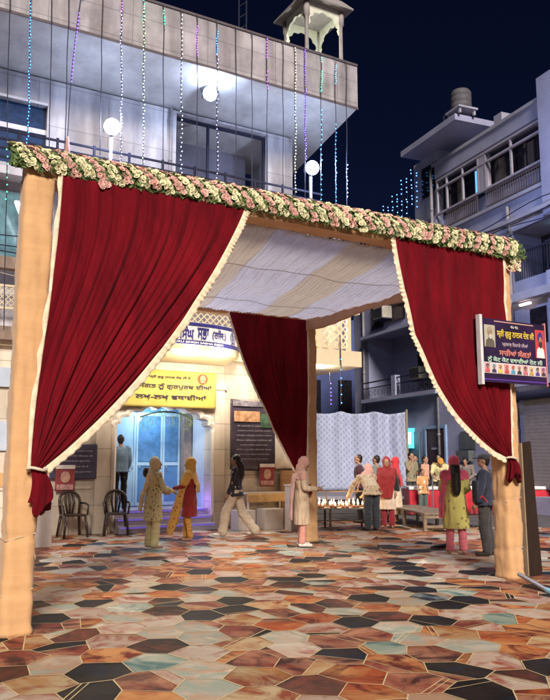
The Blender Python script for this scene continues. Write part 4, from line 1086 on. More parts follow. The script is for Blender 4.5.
# left: balconies, barred windows, coolers
hp(MB().box(-4.0, 1.5, -.35, 1.2, 3.90, 4.05), 'balcony_floor', M_blue)
hp(MB().box(-4.0, 1.5, -.35, 0.0, 6.62, 6.75), 'balcony_floor', M_blue)
hp(MB().box(-1.55, -1.25, -.33, -.1, 4.05, 4.85), 'balcony_pillar', M_blue)
m = MB()
for x0, x1 in ((-3.9, -1.57), (-1.23, 1.4)):
    m.box(x0, x1, -.27, -.23, 4.72, 4.77); m.box(x0, x1, -.27, -.23, 4.50, 4.53)
    n = int((x1 - x0) / .12)
    for i in range(n): m.box(x0 + i * .12, x0 + i * .12 + .022, -.26, -.24, 4.05, 4.5)
    for i in range(int(n / 3)):
        c = x0 + .2 + i * .36
        for q in range(8):
            a = 2 * pi * q / 8; m.box(c + .09 * cos(a) - .015, c + .09 * cos(a) + .015, -.275, -.262, 4.28 + .09 * sin(a) - .015, 4.28 + .09 * sin(a) + .015)
hp(m, 'railing', M_rail)
def barred(x0, x1, z0, z1, y):
    w2 = hp(MB().box(x0, x1, y - .03, y - .002, z0, z1), 'window', M_glass)
    m = MB()
    for i in range(int((x1 - x0) / .13)): m.box(x0 + .06 + i * .13, x0 + .075 + i * .13, y - .06, y - .045, z0, z1)
    for z in (z0, (z0 + z1) / 2, z1 - .05): m.box(x0, x1, y - .07, y - .062, z, z + .05)
    m.build('window_grille', mat('grille_brown', (.06, .04, .05)), w2)
barred(-1.9, -.5, 4.4, 5.8, 1.2); barred(-3.55, -2.6, 7.0, 7.95, 0); barred(-2.0, -.9, 7.1, 8.3, 0); barred(.2, 1.1, 7.1, 8.3, 0)
def cooler(x, z, y, label, s=1.0):
    c = empty('air_conditioner', RF.P(x, y, z), RF.a, label, 'air conditioner', 'air conditioners on the blue house')
    MB().box(-.38 * s, .38 * s, -.5, -.005, 0, .5 * s, bev=.02).build('casing', mat('ac_cream', (.34, .31, .27), var=.2), c)
    m = MB()
    for i in range(7): m.box(-.32 * s, .32 * s, -.515, -.503, .06 * s + i * .058 * s, .085 * s + i * .058 * s)
    m.build('vent_slats', M_rail, c)
    MB().box(-.42 * s, .42 * s, -.5, -.01, -.05, -.004).build('bracket', M_rail, c)
cooler(-2.2, 7.25, 0, 'cream window air conditioner on the upper storey of the blue house')
cooler(-1.35, 4.72, 1.12, 'air conditioner in the barred window over the balcony railing of the blue house')
# ground floor: doors, shutter, plinth, lit sign
hp(MB().box(-5.3, 12, -.6, -.001, 0, .5), 'plinth', M_blue2)
dr = hp(MB().box(.42, 1.56, -.05, -.002, .5, 2.66), 'door', mat('dark_maroon_door', (.045, .02, .03), var=.3))
m = MB(); m.box(.32, .42, -.08, -.001, .5, 2.78); m.box(1.56, 1.66, -.08, -.001, .5, 2.78); m.box(.42, 1.56, -.08, -.052, 2.66, 2.78); m.build('door_frame', mat('pale_blue_frame', (.2, .3, .48)), dr)
MB().box(.75, 1.2, -.07, -.052, 1.9, 1.98).build('sign_plate', mat('lavender_plate', (.3, .28, .45)), dr)
hp(MB().box(-.9, -.1, -.05, -.002, .5, 2.6), 'door', mat('teal_door', (.08, .16, .22), var=.2))
m = MB()
m.box(2.5, 3.3, -.06, -.002, 1.9, 2.5); m.box(2.55, 3.25, -.30, -.06, 1.5, 1.85); hp(m, 'meter_box', mat('meter_grey', (.08, .09, .1), var=.3))
shm = MB()
for i in range(26): shm.box(5.9, 9.5, -.20, -.155 - .02 * (i % 2), .75 + i * .1, .845 + i * .1)
hp(shm, 'roller_shutter', mat('shutter_grey', (.20, .17, .17), rough=.5, var=.15))
m = MB(); m.tube([(5.6, -.35, 3.45), (9.6, -.35, 3.45)], .13, 12); m.tube([(5.55, -.35, 3.45), (5.75, -.35, 3.45)], .2, 12); hp(m, 'shutter_roll', M_rail)
ls = empty('lit_sign', RF.P(-.55, -.35, 2.35), R(0), 'square white lit sign with a cyan frame on the blue house', 'sign')
s0 = MB(); s0.box(-.36, .36, 0, .08, -.38, .38); s0.build('frame', emit('cyan_frame', (.05, .45, .55), 1.0), ls)
MB().box(-.20, .20, -.02, -.002, -.22, .22).build('panel', emit('sign_white', (.8, 1, 1), 3.0), ls)
for x, z0, z1 in ((1.25, .5, 12.4), (5.45, .5, 9.6), (-4.2, .5, 10.4)):
    m = MB(); m.tube([(x, -.07, z0), (x, -.07, z1)], .055, 8)
    for q in range(int((z1 - z0) / 1.4)): m.tube([(x, -.07, z0 + .5 + q * 1.4), (x, -.07, z0 + .57 + q * 1.4)], .07, 8)
    hp(m, 'drain_pipe', mat('pipe_grey', (.22, .21, .23), var=.2), smooth=True)
for k_ in range(4):
    hp(MB().tube([(-4 + i * .55, -.40 - .05 * k_, 8.55 + k_ * .21 - .22 * sin(i * .31 + k_) ** 2) for i in range(26)], .016, 5), 'cable', M_rail)
hp(MB().box(6.2, 6.9, -.03, -.001, 5.0, 6.1), 'window', M_glass)
# roof tank and aerials
q = RF.pv(461.5, 130, -.35); print('tank', q)
tk = empty('water_tank', RF.P(q[0], -.62, 13.422), RF.a, 'squat cylindrical water tank on the roof of the blue house', 'water tank')
MB().lathe([(.33, 0), (.36, .04), (.36, .22), (.345, .24), (.36, .26), (.36, .45), (.345, .47), (.36, .49), (.36, .62), (.3, .72), (.14, .78), (0, .78)], (0, .3, .25), n=24).build('barrel', mat('tank_grey', (.08, .075, .09), var=.2), tk, smooth=True)
m = MB()
for x in (-.3, .3):
    for y in (.0, .6): m.box(x - .04, x + .04, y - .04, y + .04, 0, .18)
m.box(-.4, .4, -.1, .7, .18, .248); m.build('stand', M_blue2, tk)
for x, hgt, wd in ((2.2, 1.9, 'tall thin aerial beside the water tank'), (1.4, 1.2, 'short thin aerial left of the tall one on the roof')):
    a_ = empty('aerial', RF.P(x, .5, 13.42), RF.a, wd, 'aerial')
    MB().tube([(0, 0, 0), (.02, 0, hgt)], .03, 6).build('rod', M_rail, a_)
    MB().tube([(-.3, 0, hgt * .8), (.3, 0, hgt * .8)], .015, 5).build('crossbar', M_rail, a_)
hp(MB().box(4.3, 4.7, .5, 1.6, 12.55, 13.3), 'chimney', M_blue2)
# blue bulbs net on the left of the house
for i in range(16):
    r = random.Random(i + 40); x = -4.9 + i * .36
    o = empty('light_string', RF.P(x, -.2, 11.15 + .11 * i + r.uniform(-.2, .2)), RF.a, 'faint string of blue bulbs hanging down the far left end of the blue house', 'light string', 'faint blue bulb strings on the blue house')
    MB().tube([(0, 0, 0), (.03, 0, -.7), (0, 0, -1.5)], .008, 4).build('cord', M_cord, o)
    bulb_mesh([Vector((r.uniform(-.03, .03), -.02, -.05 - .2 * k + r.uniform(-.07, .07))) for k in range(8)], .024).build('bulbs', emit('bulb_faint', (.12, .35, 1.0), 3.0), o)

# dark building between, patterned cloth, platform
dk = empty('dark_building', (3.0, 42, 0), R(8), 'dark blue unlit building seen past the temple corner', 'building')
MB().box(-7, 3, 0, 6, 0, 9.5).build('wall', mat('dark_blue_wall', (.06, .08, .22), var=.25, scale=1), dk)
MB().box(-1.6, -.4, -.03, -.001, 4.0, 6.0).build('window', M_glass, dk)
MB().box(.6, 1.4, -.03, -.001, 4.0, 6.0).build('window', M_glass, dk)
pc = empty('patterned_backdrop', (2.88, 26, 0), R(3), 'white and blue block printed cloth screen hung across the back of the yard', 'cloth screen')
def pcm():
    m = cloth('block_print', (.35, .38, .50), var=.10, scale=3, bump=.1)
    n = m.node_tree.nodes; l = m.node_tree.links; b = n['Principled BSDF']; tc = [x for x in n if x.type == 'TEX_COORD'][0]
    sp = n.new('ShaderNodeSeparateXYZ'); l.new(tc.outputs['UV'], sp.inputs[0])
    def mth(op, a, b_=None):
        x = n.new('ShaderNodeMath'); x.operation = op
        for i, q in enumerate((a, b_)):
            if q is None: continue
            if isinstance(q, (int, float)): x.inputs[i].default_value = q
            else: l.new(q, x.inputs[i])
        return x.outputs[0]
    def motif(ox, oz, rad):
        u_ = mth('ABSOLUTE', mth('SUBTRACT', mth('FRACT', mth('ADD', sp.outputs['X'], ox)), .5)); z_ = mth('ABSOLUTE', mth('SUBTRACT', mth('FRACT', mth('ADD', sp.outputs['Y'], oz)), .5))
        d_ = mth('ADD', mth('MULTIPLY', u_, 1.25), z_)
        return mth('LESS_THAN', mth('ABSOLUTE', mth('SUBTRACT', d_, rad)), .065)
    f1 = mth('MAXIMUM', motif(0, 0, .24), motif(.5, .5, .24)); f2 = mth('MAXIMUM', motif(0, 0, .03), motif(.5, .5, .03)); f = mth('MAXIMUM', f1, f2)
    mx = n.new('ShaderNodeMix'); mx.data_type = 'RGBA'; old = b.inputs['Base Color'].links[0].from_socket
    l.new(f, mx.inputs['Factor']); l.new(old, mx.inputs['A']); mx.inputs['B'].default_value = (.20, .23, .42, 1)
    l.new(mx.outputs['Result'], b.inputs['Base Color']); return m
bm = bmesh.new(); uvl = bm.loops.layers.uv.new('UVMap'); NU, NV = 70, 24; VV = []
for i in range(NU + 1):
    rowv = []
    for j in range(NV + 1):
        a, c = i / NU, j / NV; x = (a - .5) * 3.5
        sagk = .35 * max(0, a - .3) * (1 - c) * sin(c * 3)
        y = .13 * sin(a * 30 + 3 * sin(c * 2) * a) * (.35 + .9 * a) * (.5 + .5 * c) + .03 * noise.noise(Vector((a * 9, c * 4, 0)))
        rowv.append((bm.verts.new((x, y, .50 + 2.72 * c - .09 * abs(sin(a * pi * 3)) * c)), (a * 18, c * 14 + 2.4 * a * a * (1 - c) * 2)))
    VV.append(rowv)
for i in range(NU):
    for j in range(NV):
        q = [VV[i][j], VV[i + 1][j], VV[i + 1][j + 1], VV[i][j + 1]]; f = bm.faces.new([x[0] for x in q])
        for lp, x in zip(f.loops, q): lp[uvl].uv = x[1]
me = bpy.data.meshes.new('sheet'); bm.to_mesh(me); bm.free()
for p in me.polygons: p.use_smooth = True
link('sheet', me, pcm(), pc, solid=.008)
m = MB()
for x in (-1.78, 1.78): m.tube([(x, .12, 0), (x, .12, 3.3)], .04, 8)
m.build('frame', mat('bamboo', (.25, .19, .11)), pc)
pf = empty('low_platform', (2.2, 22.0, 0), R(2), 'low grey covered platform in front of the patterned cloth screen', 'platform')
MB().box(-1.9, 2.0, 0, 3.6, .40, .50).build('top', mat('grey_cover', (.22, .21, .26), var=.2), pf)
MB().box(-1.85, 1.95, .05, 3.5, 0, .398).build('base', mat('dark_base', (.05, .045, .05)), pf)

# ================================================================== FURNITURE
M_chair = mat('dark_brown_plastic', (.045, .028, .022), rough=.3, var=.1, spec=.5)
def plastic_chair(loc, rz, label):
    c = empty('plastic_chair', loc, rz, label, 'chair', 'brown plastic chairs')
    # facing -y in local space
    m = MB(); m.box(-.22, .22, -.22, .21,   .415, .460, bev=.015); m.build('seat', M_chair, c, smooth=False)
    bk = MB(); pts = []
    for i in range(17):
        a = pi * i / 16; pts.append(Vector((.215 * cos(a) * (1.0), .21 + .09 * (.3 + .7 * sin(a)), .66 + .24 * sin(a) ** .7)))
    pts = [Vector((.19, .205, .45))] + pts + [Vector((-.19, .205, .45))]
    bk.tube(pts, .030, 8)
    for x in (-.07, .0, .07): bk.tube([(x * .7, .20, .45), (x * 1.3, .245, .68), (x * .9, .30, .885)], .024, 6)
    bk.build('backrest', M_chair, c, smooth=True)
    for x in (-1, 1):
        MB().tube([(x * .215, .25, .66), (x * .27, .05, .665), (x * .265, -.17, .64), (x * .235, -.20, .44)], .020, 8).build('armrest', M_chair, c, smooth=True)
        MB().tube([(x * .20, -.19, .43), (x * .245, -.235, 0)], .032, 8, .026).build('leg', M_chair, c, smooth=True)
        MB().tube([(x * .19, .19, .43), (x * .235, .26, 0)], .032, 8, .026).build('leg', M_chair, c, smooth=True)
g = BF.P(-.92, -.42); plastic_chair((g.x, g.y, 0.006), BF.a + R(4), 'dark brown plastic chair under the small poster, left of the other')
g = BF.P(-.02, -.45); plastic_chair((g.x, g.y, 0.006), BF.a + R(-14), 'dark brown plastic chair standing right beside the doorway steps')
M_wbox = mat('white_laminate', (.62, .58, .54), rough=.5, var=.08)
def ped(loc, rz, w_, d_, h, label, cat='pedestal', grp=None, lid=True):
    o = empty('pedestal' if cat == 'pedestal' else 'box', loc, rz, label, cat, grp)
    MB().box(-w_ / 2, w_ / 2, -d_ / 2, d_ / 2, 0.005, h, bev=.006).build('body', M_wbox, o)
    if lid: MB().box(-w_ / 2 - .015, w_ / 2 + .015, -d_ / 2 - .015, d_ / 2 + .015, h + .001, h + .035, bev=.005).build('lid', M_wbox, o)
    return o
g = G(41, 547); ped((g.x, g.y, 0), R(28), .30, .30, .78, 'narrow white pedestal under the tail of the left curtain')
pp = empty('folded_paper', (g.x, g.y, .816), R(50), 'folded white paper standing on the narrow white pedestal', 'paper')
MB().loft([[Vector((-.12, -.12, 0)), Vector((0, 0, .12)), Vector((.12, -.10, 0))], [Vector((-.12, .12, 0)), Vector((0, .1, .11)), Vector((.12, .12, 0))]], close=False, cap=False).build('sheet', mat('paper', (.72, .72, .72)), pp, solid=.003)
g = G(243, 530); ped((g.x, g.y, 0), BF.a, .42, .4, .44, 'white cube box behind the legs of the walking girl', 'box', 'white cube boxes', lid=False)
g = G(270, 529); ped((g.x, g.y, 0), BF.a, .48, .4, .46, 'white cube box standing between the walking girl and the pink clad woman', 'box', 'white cube boxes', lid=False)
g = G(294, 533); ped((g.x, g.y + .5, 0), BF.a, .28, .28, .98, 'slim white pedestal with a burning lamp behind the pink clad woman')
g2 = (g.x, g.y + .5)
tbx = empty('side_table', BF.P(3.55, -.55), BF.a, 'small table with an orange cloth below the large dark poster', 'table')
MB().box(-.62, .48, -.18, .18, .78, .81).build('tabletop', M_wbox, tbx)
MB().grid(lambda a, c: (-.60 + 1.06 * a, -.195 - .01 * sin(a * 30), .60 + .20 * c), 40, 4).build('tablecloth', cloth('orange_cloth', (.62, .42, .20)), tbx, smooth=True, solid=.006)
for x in (-.56, .42):
    for y in (-.14, .14): MB().box(x - .02, x + .02, y - .02, y + .02, .005, .779).build('leg', M_wbox, tbx)
ws = empty('wooden_stall', BF.P(4.55, -.20), BF.a, 'brown plywood stall side standing behind the pink clad woman', 'stall')
MB().box(-.42, .30, -.05, .05, .005, 1.30).build('panel', mat('plywood', (.30, .17, .08), var=.25, stretch=(1, 1, 6)), ws)
MB().box(-.42, .30, -.09, -.055, .62, .70).build('shelf', mat('plywood', (.30, .17, .08)), ws)

# candle table
M_iron = mat('rusty_iron', (.16, .12, .09), rough=.7, var=.3)
ct = empty('candle_table', (1.45, 17.3, 0), R(4), 'low metal table full of burning candles under the rear canopy post', 'table')
MB().box(-.95, .72, -.5, .5, .47, .50).build('tabletop', mat('tin_top', (.30, .27, .24), rough=.4, metal=.4, var=.2), ct)
for x in (-.85, -.25, .62):
    for y in (-.44, .44): MB().box(x - .022, x + .022, y - .022, y + .022, 0.005, .469).build('leg', M_iron, ct)
m = MB(); m.tube([(-.25, .1, .5), (-.25, .1, .84)], .018, 6); m.tube([(.62, .1, .5), (.62, .1, .84)], .018, 6); m.tube([(-.95, .1, .84), (.66, .1, .84)], .016, 6); m.tube([(-.85, -.44, .22), (.62, -.44, .22)], .014, 6)
m.build('rack', M_iron, ct)
M_flame = emit('flame', (1.0, .66, .34), 5)
M_wax = mat('wax', (.7, .62, .5)); M_clay = mat('clay', (.30, .12, .06))
def candle0():
    c = empty('candle', (0, 0, 0), 0)
    MB().lathe([(0, 0), (.035, 0), (.05, .03), (.045, .03), (.03, .012), (0, .012)], n=12).build('clay_cup', M_clay, c, smooth=True)
    MB().lathe([(.016, .012), (.016, .06), (0, .06)], n=8).build('wax_stick', M_wax, c)
    MB().lathe([(0, .062), (.016, .074), (.020, .092), (.012, .12), (.004, .15), (0, .16)], n=8).build('flame', M_flame, c, smooth=True)
    return c
c0 = candle0(); first = True; r = random.Random(77)
CT = Matrix.Translation((1.45, 17.3, .502)) @ Matrix.Rotation(R(4), 4, 'Z')
for i in range(34):
    x = -.90 + (i % 12) * .132 + r.uniform(-.04, .04); y = -.40 + (i // 12) * .32 + r.uniform(-.06, .06)
    c = c0 if first else copy_tree(c0); first = False
    c.location = CT @ Vector((x, y, 0)); s_ = r.uniform(.75, 1.25); c.scale = (1, 1, s_)
    tag(c, 'burning candle in a clay cup on the low metal table', 'candle', 'candles burning on the low table')
c = copy_tree(c0); c.location = (g2[0], g2[1], 1.018); c.scale = (1.3, 1.3, 1); tag(c, 'single burning candle on top of the slim white pedestal', 'candle'); c['group'] = 'pedestal candle'
for x in (-.6, .0, .45):
    ld = bpy.data.lights.new('candle_glow', 'POINT'); ld.energy = 4; ld.color = (1, .62, .28); ld.shadow_soft_size = .15
    lo = bpy.data.objects.new('candle_glow', ld); col.objects.link(lo); lo.location = CT @ Vector((x, -.1, .28))

# wooden bench
bn_ = empty('wooden_bench', (3.72, 16.75, 0), R(9), 'low weathered wooden bench with a slatted end beside the red clad woman', 'bench')
M_wood = mat('weathered_wood', (.22, .16, .11), rough=.8, var=.3, stretch=(1, .3, 1))
m = MB()
for i in range(5): m.box(-.43 + i * .178, -.262 + i * .178, 0, 2.9, .36, .395)
m.build('slatted_top', M_wood, bn_)
for x in (-.40, .42):
    for y in (.05, 1.45, 2.8): MB().box(x - .035, x + .035, y - .035, y + .035, 0.005, .359).build('leg', M_wood, bn_)
m = MB(); m.box(-.42, .44, .0, .025, .28, .34); m.box(-.42, .44, .0, .025, .07, .13); m.box(.455, .48, .08, 2.8, .26, .34); m.build('crosspiece', M_wood, bn_)

# red skirted tables
rt_ = empty('long_stall_table', (6.6, 21.7, 0), R(4), 'long stall table with a white top and pleated red skirt', 'table')
MB().box(-2.75, 3.2, 0, .8, .745, .785).build('tabletop', cloth('white_table_cover', (.66, .62, .6)), rt_)
MB().grid(lambda a, c: (-2.77 + 5.95 * a, -.02 - .022 * sin(a * 260) * (1.2 - c), .01 + .72 * c), 640, 3).build('skirt', cloth('red_skirt', (.42, .02, .035), var=.2), rt_, smooth=True, solid=.006)
MB().grid(lambda a, c: (-2.78, -.02 + .82 * a, .01 + .72 * c), 20, 3).build('skirt', cloth('red_skirt', (.42, .02, .035)), rt_, solid=.006)
MB().grid(lambda a, c: (-2.79 + 6.0 * a, -.05 - .004 * sin(a * 200), .70 + .09 * c), 300, 2).build('white_edge', cloth('white_table_cover', (.66, .62, .6)), rt_, smooth=True, solid=.006)
for x in (-2.6, 0, 3.0):
    MB().box(x - .02, x + .02, .3, .34, .006, .744).build('leg', M_iron, rt_)
RT = Matrix.Translation((6.6, 21.7, .787)) @ Matrix.Rotation(R(4), 4, 'Z')
for x, y, s_, wd in ((-2.2, .25, .9, 'black bag on the red skirted table in front of the yellow shirted man'), (-1.75, .4, .7, 'smaller black bag beside the bigger one on the red skirted table')):
    p = RT @ Vector((x, y, 0)); o = empty('bag', p, R(4), wd, 'bag')
    MB().lathe([(.14 * s_, .0), (.19 * s_, .05), (.17 * s_, .18 * s_), (.06 * s_, .24 * s_), (0, .25 * s_)], n=14, ry=.6).build('body', mat('black_fabric', (.02, .02, .022)), o, smooth=True)
    MB().tube([(-.06 * s_, 0, .22 * s_), (-.04 * s_, 0, .34 * s_), (.04 * s_, 0, .34 * s_), (.06 * s_, 0, .22 * s_)], .008, 5).build('handle', mat('black_fabric', (.02, .02, .022)), o)
# stacked grey benches behind
sk = empty('stepped_seating', (8.0, 24.2, 0), R(-4), 'stepped dark grey bench rows behind the stall table on the right', 'bench')
for i in range(3):
    MB().box(-2.2, 2.5, i * .4, .4 + i * .4, .75 + i * .28, .82 + i * .28).build('seat_board', mat('grey_board', (.16, .15, .17), var=.2), sk)
    MB().box(-2.15, 2.45, .02 + i * .4, .05 + i * .4, .45 + i * .28, .70 + i * .28).build('riser', mat('dark_riser', (.05, .05, .06)), sk)
for x in (-2.0, 0, 2.3): MB().box(x - .03, x + .03, .1, 1.15, .006, .449).build('support', M_iron, sk)
# poles by the table
pm = empty('metal_pole', (4.32, 20.6, 0), 0, 'thin upright metal pole in front of the red table by the child', 'pole')
MB().tube([(0, 0, .02), (0, 0, 1.15)], .02, 8).build('shaft', mat('pole_steel', (.3, .3, .32), metal=.7, rough=.4), pm)
MB().lathe([(.13, .005), (.13, .02), (0, .022)], n=16).build('foot', M_iron, pm)
# shoes left on the carpet
def shoe_pair(px, py, rz, label, c=(.03, .03, .035), nm='shoe_black'):
    g = G(px, py); o = empty('shoe_pair', (g.x, g.y, .006), rz, label, 'shoes', 'shoes left on the carpet')
    for x in (-.07, .07):
        m = MB(); m.loft([[Vector((x + w_ * cos(a), y, max(0, h * (.5 + .5 * sin(a))))) for a in [2 * pi * j / 12 for j in range(12)]] for y, w_, h in ((-.13, .02, .04), (-.11, .035, .07), (-.04, .036, .065), (.03, .042, .05), (.10, .04, .035), (.135, .02, .02))])
        m.build('shoe', mat(nm, c), o, smooth=True)
shoe_pair(439, 548, R(60), 'black shoes on the carpet left of the pink scarfed woman')
shoe_pair(473, 527, R(-50), 'black shoes on the carpet by the stall table')

# ================================================================== PEOPLE
SKIN = mat('skin', (.34, .19, .125), rough=.55, var=.08, scale=12)
HAIR = mat('black_hair', (.016, .012, .011), rough=.4, var=.4, stretch=(8, 8, 1), scale=20)
EYE = mat('dark_eye', (.02, .015, .015), rough=.2)
LIP = mat('lips', (.30, .09, .08))
def V3(*a): return Vector(a)
def joints(**k):
    j = dict(pelvis=(0, 0, .95), waist=(0, 0, 1.08), chest=(0, 0, 1.28), neck=(0, 0, 1.43), head=(0, .02, 1.585),
             shL=(-.17, 0, 1.385), shR=(.17, 0, 1.385), elL=(-.215, -.02, 1.11), elR=(.215, -.02, 1.11), wrL=(-.22, .06, .87), wrR=(.22, .06, .87),
             hipL=(-.09, 0, .92), hipR=(.09, 0, .92), knL=(-.095, .02, .50), knR=(.095, .02, .50), anL=(-.10, -.02, .09), anR=(.10, -.02, .09), tilt=0.0, turn=0.0)
    j.update(k)
    return {a: (Vector(b) if isinstance(b, tuple) else b) for a, b in j.items()}
def headM(j): return Matrix.Translation(j['head']) @ Matrix.Rotation(R(j['turn']), 4, 'Z') @ Matrix.Rotation(R(j['tilt']), 4, 'X')
def hand(m, wr, el, side, curl=.5):
    d = (wr - el).normalized(); a = Vector((side, 0, 0)); a = (a - d * a.dot(d)); a = a.normalized() if a.length > .1 else Vector((0, 1, 0))
    n_ = d.cross(a).normalized()
    c = wr + d * .05
    m.cap(wr, .024, wr + d * .085, .034, n=10, fl=.6)
    for k, ln in enumerate((.060, .070, .066, .050)):
        b0 = wr + d * .088 + n_ * ((k - 1.5) * .019); b1 = b0 + d * ln * .55 - a * curl * .018; b2 = b1 + d * ln * .45 * (1 - curl * .5) - a * curl * .03
        m.cap(b0, .0095, b1, .009, n=6); m.cap(b1, .009, b2, .0075, n=6)
    t0 = wr + d * .03 + n_ * -.03; m.cap(t0, .012, t0 + d * .04 - n_ * .018, .010, n=6); m.cap(t0 + d * .04 - n_ * .018, .010, t0 + d * .065 - n_ * .016 - a * .01, .008, n=6)
def bodymesh(j, shoe=False, voxel=.0085):
    m = MB(); P = j
    m.loft(ell_rings([(P['pelvis'] + V3(0, 0, -.08), .10, .08), (P['pelvis'], .15, .105), (P['waist'], .125, .095), (P['chest'], .15, .105), (P['chest'].lerp(P['neck'], .6), .14, .09), (P['neck'], .06, .06)]))
    m.cap(P['neck'] - V3(0, 0, .03), .055, P['head'] - V3(0, .01, .06), .048)
    for s in 'LR':
        sg = -1 if s == 'L' else 1
        m.cap(P['sh' + s], .052, P['el' + s], .038); m.cap(P['el' + s], .037, P['wr' + s], .026)
        m.cap(P['chest'].lerp(P['neck'], .5), .06, P['sh' + s], .052)
        hand(m, P['wr' + s], P['el' + s], sg)
        m.cap(P['hip' + s], .085, P['kn' + s], .055); m.cap(P['kn' + s], .053, P['an' + s], .036)
        fd = P.get('foot' + s, V3(sg * .03, .15, -.055)); m.cap(P['an' + s] + V3(0, -.02, -.045), .036, P['an' + s] + fd, .030, fl=.8)
    HM = headM(P)
    m.ball((0, 0, 0), 1, sub=3, M=HM @ Matrix.Translation((0, -.01, .015)) @ Matrix.Diagonal((.074, .092, .098, 1)))
    m.ball((0, 0, 0), 1, sub=3, M=HM @ Matrix.Translation((0, .022, -.045)) @ Matrix.Diagonal((.055, .062, .068, 1)))
    def hc(a, ra, b_, rb): m.cap(HM @ Vector(a), ra, HM @ Vector(b_), rb, n=8)
    hc((0, .082, .012), .010, (0, .102, -.022), .013); hc((-.03, .074, .026), .012, (.03, .074, .026), .012); hc((0, .078, -.088), .016, (0, .074, -.09), .016)
    for sg in (-1, 1): m.ball((0, 0, 0), 1, sub=1, M=HM @ Matrix.Translation((sg * .076, -.005, -.01)) @ Matrix.Diagonal((.010, .022, .032, 1)))
    return remesh(m, voxel, 1)
def ell_rings(specs, n=40, fold=0, nf=9, ph=0.0):
    """specs: (centre, rx, ry) ; rings perpendicular to the spine"""
    out = []; k = len(specs)
    for i, sp in enumerate(specs):
        c = sp[0]; t = specs[min(i + 1, k - 1)][0] - specs[max(i - 1, 0)][0]
        if len(sp) > 4: t = Vector((0, 0, 1))
        t = t.normalized()
        a = Vector((1, 0, 0)); a = (a - t * a.dot(t)).normalized(); b_ = t.cross(a)
        fa = sp[3] if len(sp) > 3 else 0
        out.append([c + a * cos(2 * pi * q / n) * sp[1] * (1 + fa * sin(nf * 2 * pi * q / n + ph) + fa * .5 * sin((nf * 2 - 5) * 2 * pi * q / n + ph * 2)) + b_ * sin(2 * pi * q / n) * sp[2] * (1 + fa * sin(nf * 2 * pi * q / n + ph) + fa * .5 * sin((nf * 2 - 5) * 2 * pi * q / n + ph * 2)) for q in range(n)])
    return out
def top(j, hem=None, k=1.0, flare=1.25, sleeve=1.0, fem=True, seed=0, voxel=.011, waistk=1.0, slv_r=.052, hemshift=(0, 0), pel=None):
    """shirt, sweater or kurta following the torso; hem = height of the hem (below the pelvis: a skirt part)"""
    m = MB(); P = j; g = .018
    up = (P['neck'] - P['pelvis'])
    sp = []
    pel_ = P['pelvis']
    if hem is not None and hem < pel_.z - .05:
        hc = Vector((pel_.x + hemshift[0], pel_.y + hemshift[1], hem)); zz = [0, .15, .35, .6, .85, 1]
        for t in zz:
            c = hc.lerp(pel_ + V3(0, 0, -.03), t); rr = .165 * k * (1 + (flare - 1) * (1 - t) ** .8)
            sp.append((c, rr * 1.03, rr * .78, .055 * (1 - t) ** .6, 1))
    else: sp.append((pel_ + V3(0, 0, (hem - pel_.z) if hem else -.06), .165 * k, .125 * k, .02, 1))
    sp.append((pel_ + V3(0, 0, .03), .168 * k, .125 * k, .012)); sp.append((P['waist'], (.142 if fem else .155) * k * waistk, .112 * k, .02))
    sp.append((P['chest'], .17 * k, (.13 if fem else .122) * k, .01)); sp.append((P['chest'].lerp(P['neck'], .62), .155 * k, .10 * k)); sp.append((P['neck'] + V3(0, 0, -.005), .075, .07))
    m.loft(ell_rings(sp, ph=seed))
    for s in 'LR':
        sh, el, wr = P['sh' + s], P['el' + s], P['wr' + s]
        m.cap(P['chest'].lerp(P['neck'], .55), .07, sh, .066 * k ** .5)
        if sleeve >= .99: m.cap(sh, .066, el, slv_r); m.cap(el, slv_r, wr.lerp(el, .06), slv_r * .85); m.cap(el.lerp(wr, .35), slv_r * 1.06, el.lerp(wr, .5), slv_r * .93)
        elif sleeve > .4: m.cap(sh, .066, sh.lerp(el, min(1, sleeve * 1.25)), slv_r + .006)
        if sleeve > .6 and sleeve < .99: m.cap(el, slv_r, el.lerp(wr, (sleeve - .6) * 2), slv_r * .95)
    me = remesh(m, voxel, 2)
    disp(me, lambda c: noise.noise(c * 7 + Vector((seed, 0, 0))) * .012 + noise.noise(Vector((c.x * 22, c.y * 22, c.z * 7 + seed))) * .013)
    return me
def legs(j, r0=.10, r1=.075, bot=None, seed=0, voxel=.011, cuff=None):
    m = MB(); P = j
    kk = min(1, r0 / .09)
    m.loft(ell_rings([(P['pelvis'] + V3(0, 0, -.10), .10, .09), (P['pelvis'], .16 * kk, .12 * kk), (P['waist'] + V3(0, 0, -.03), .145 * kk, .11 * kk)]))
    for s in 'LR':
        h, kn, an = P['hip' + s], P['kn' + s], P['an' + s]
        e = an.lerp(kn, bot if bot else .03)
        m.cap(h, r0, kn, (r0 + r1) / 2); m.cap(kn, (r0 + r1) / 2, e, r1)
        if cuff: m.cap(e, cuff, e + V3(0, 0, .02), cuff)
    me = remesh(m, voxel, 2)
    disp(me, lambda c: noise.noise(Vector((c.x * 12, c.y * 12, c.z * 6 + seed))) * .015 + noise.noise(Vector((c.x * 9, c.y * 9, c.z * 26 + seed))) * .009)
    return me
def shoes(j, r_=.043):
    m = MB()
    for s in 'LR':
        sg = -1 if s == 'L' else 1; fd = j.get('foot' + s, V3(sg * .03, .15, -.055))
        m.cap(j['an' + s] + V3(0, -.03, -.045), r_ * .95, j['an' + s] + fd + V3(0, .02, .004), r_ * .88, fl=.85)
    return remesh(m, .01, 1)
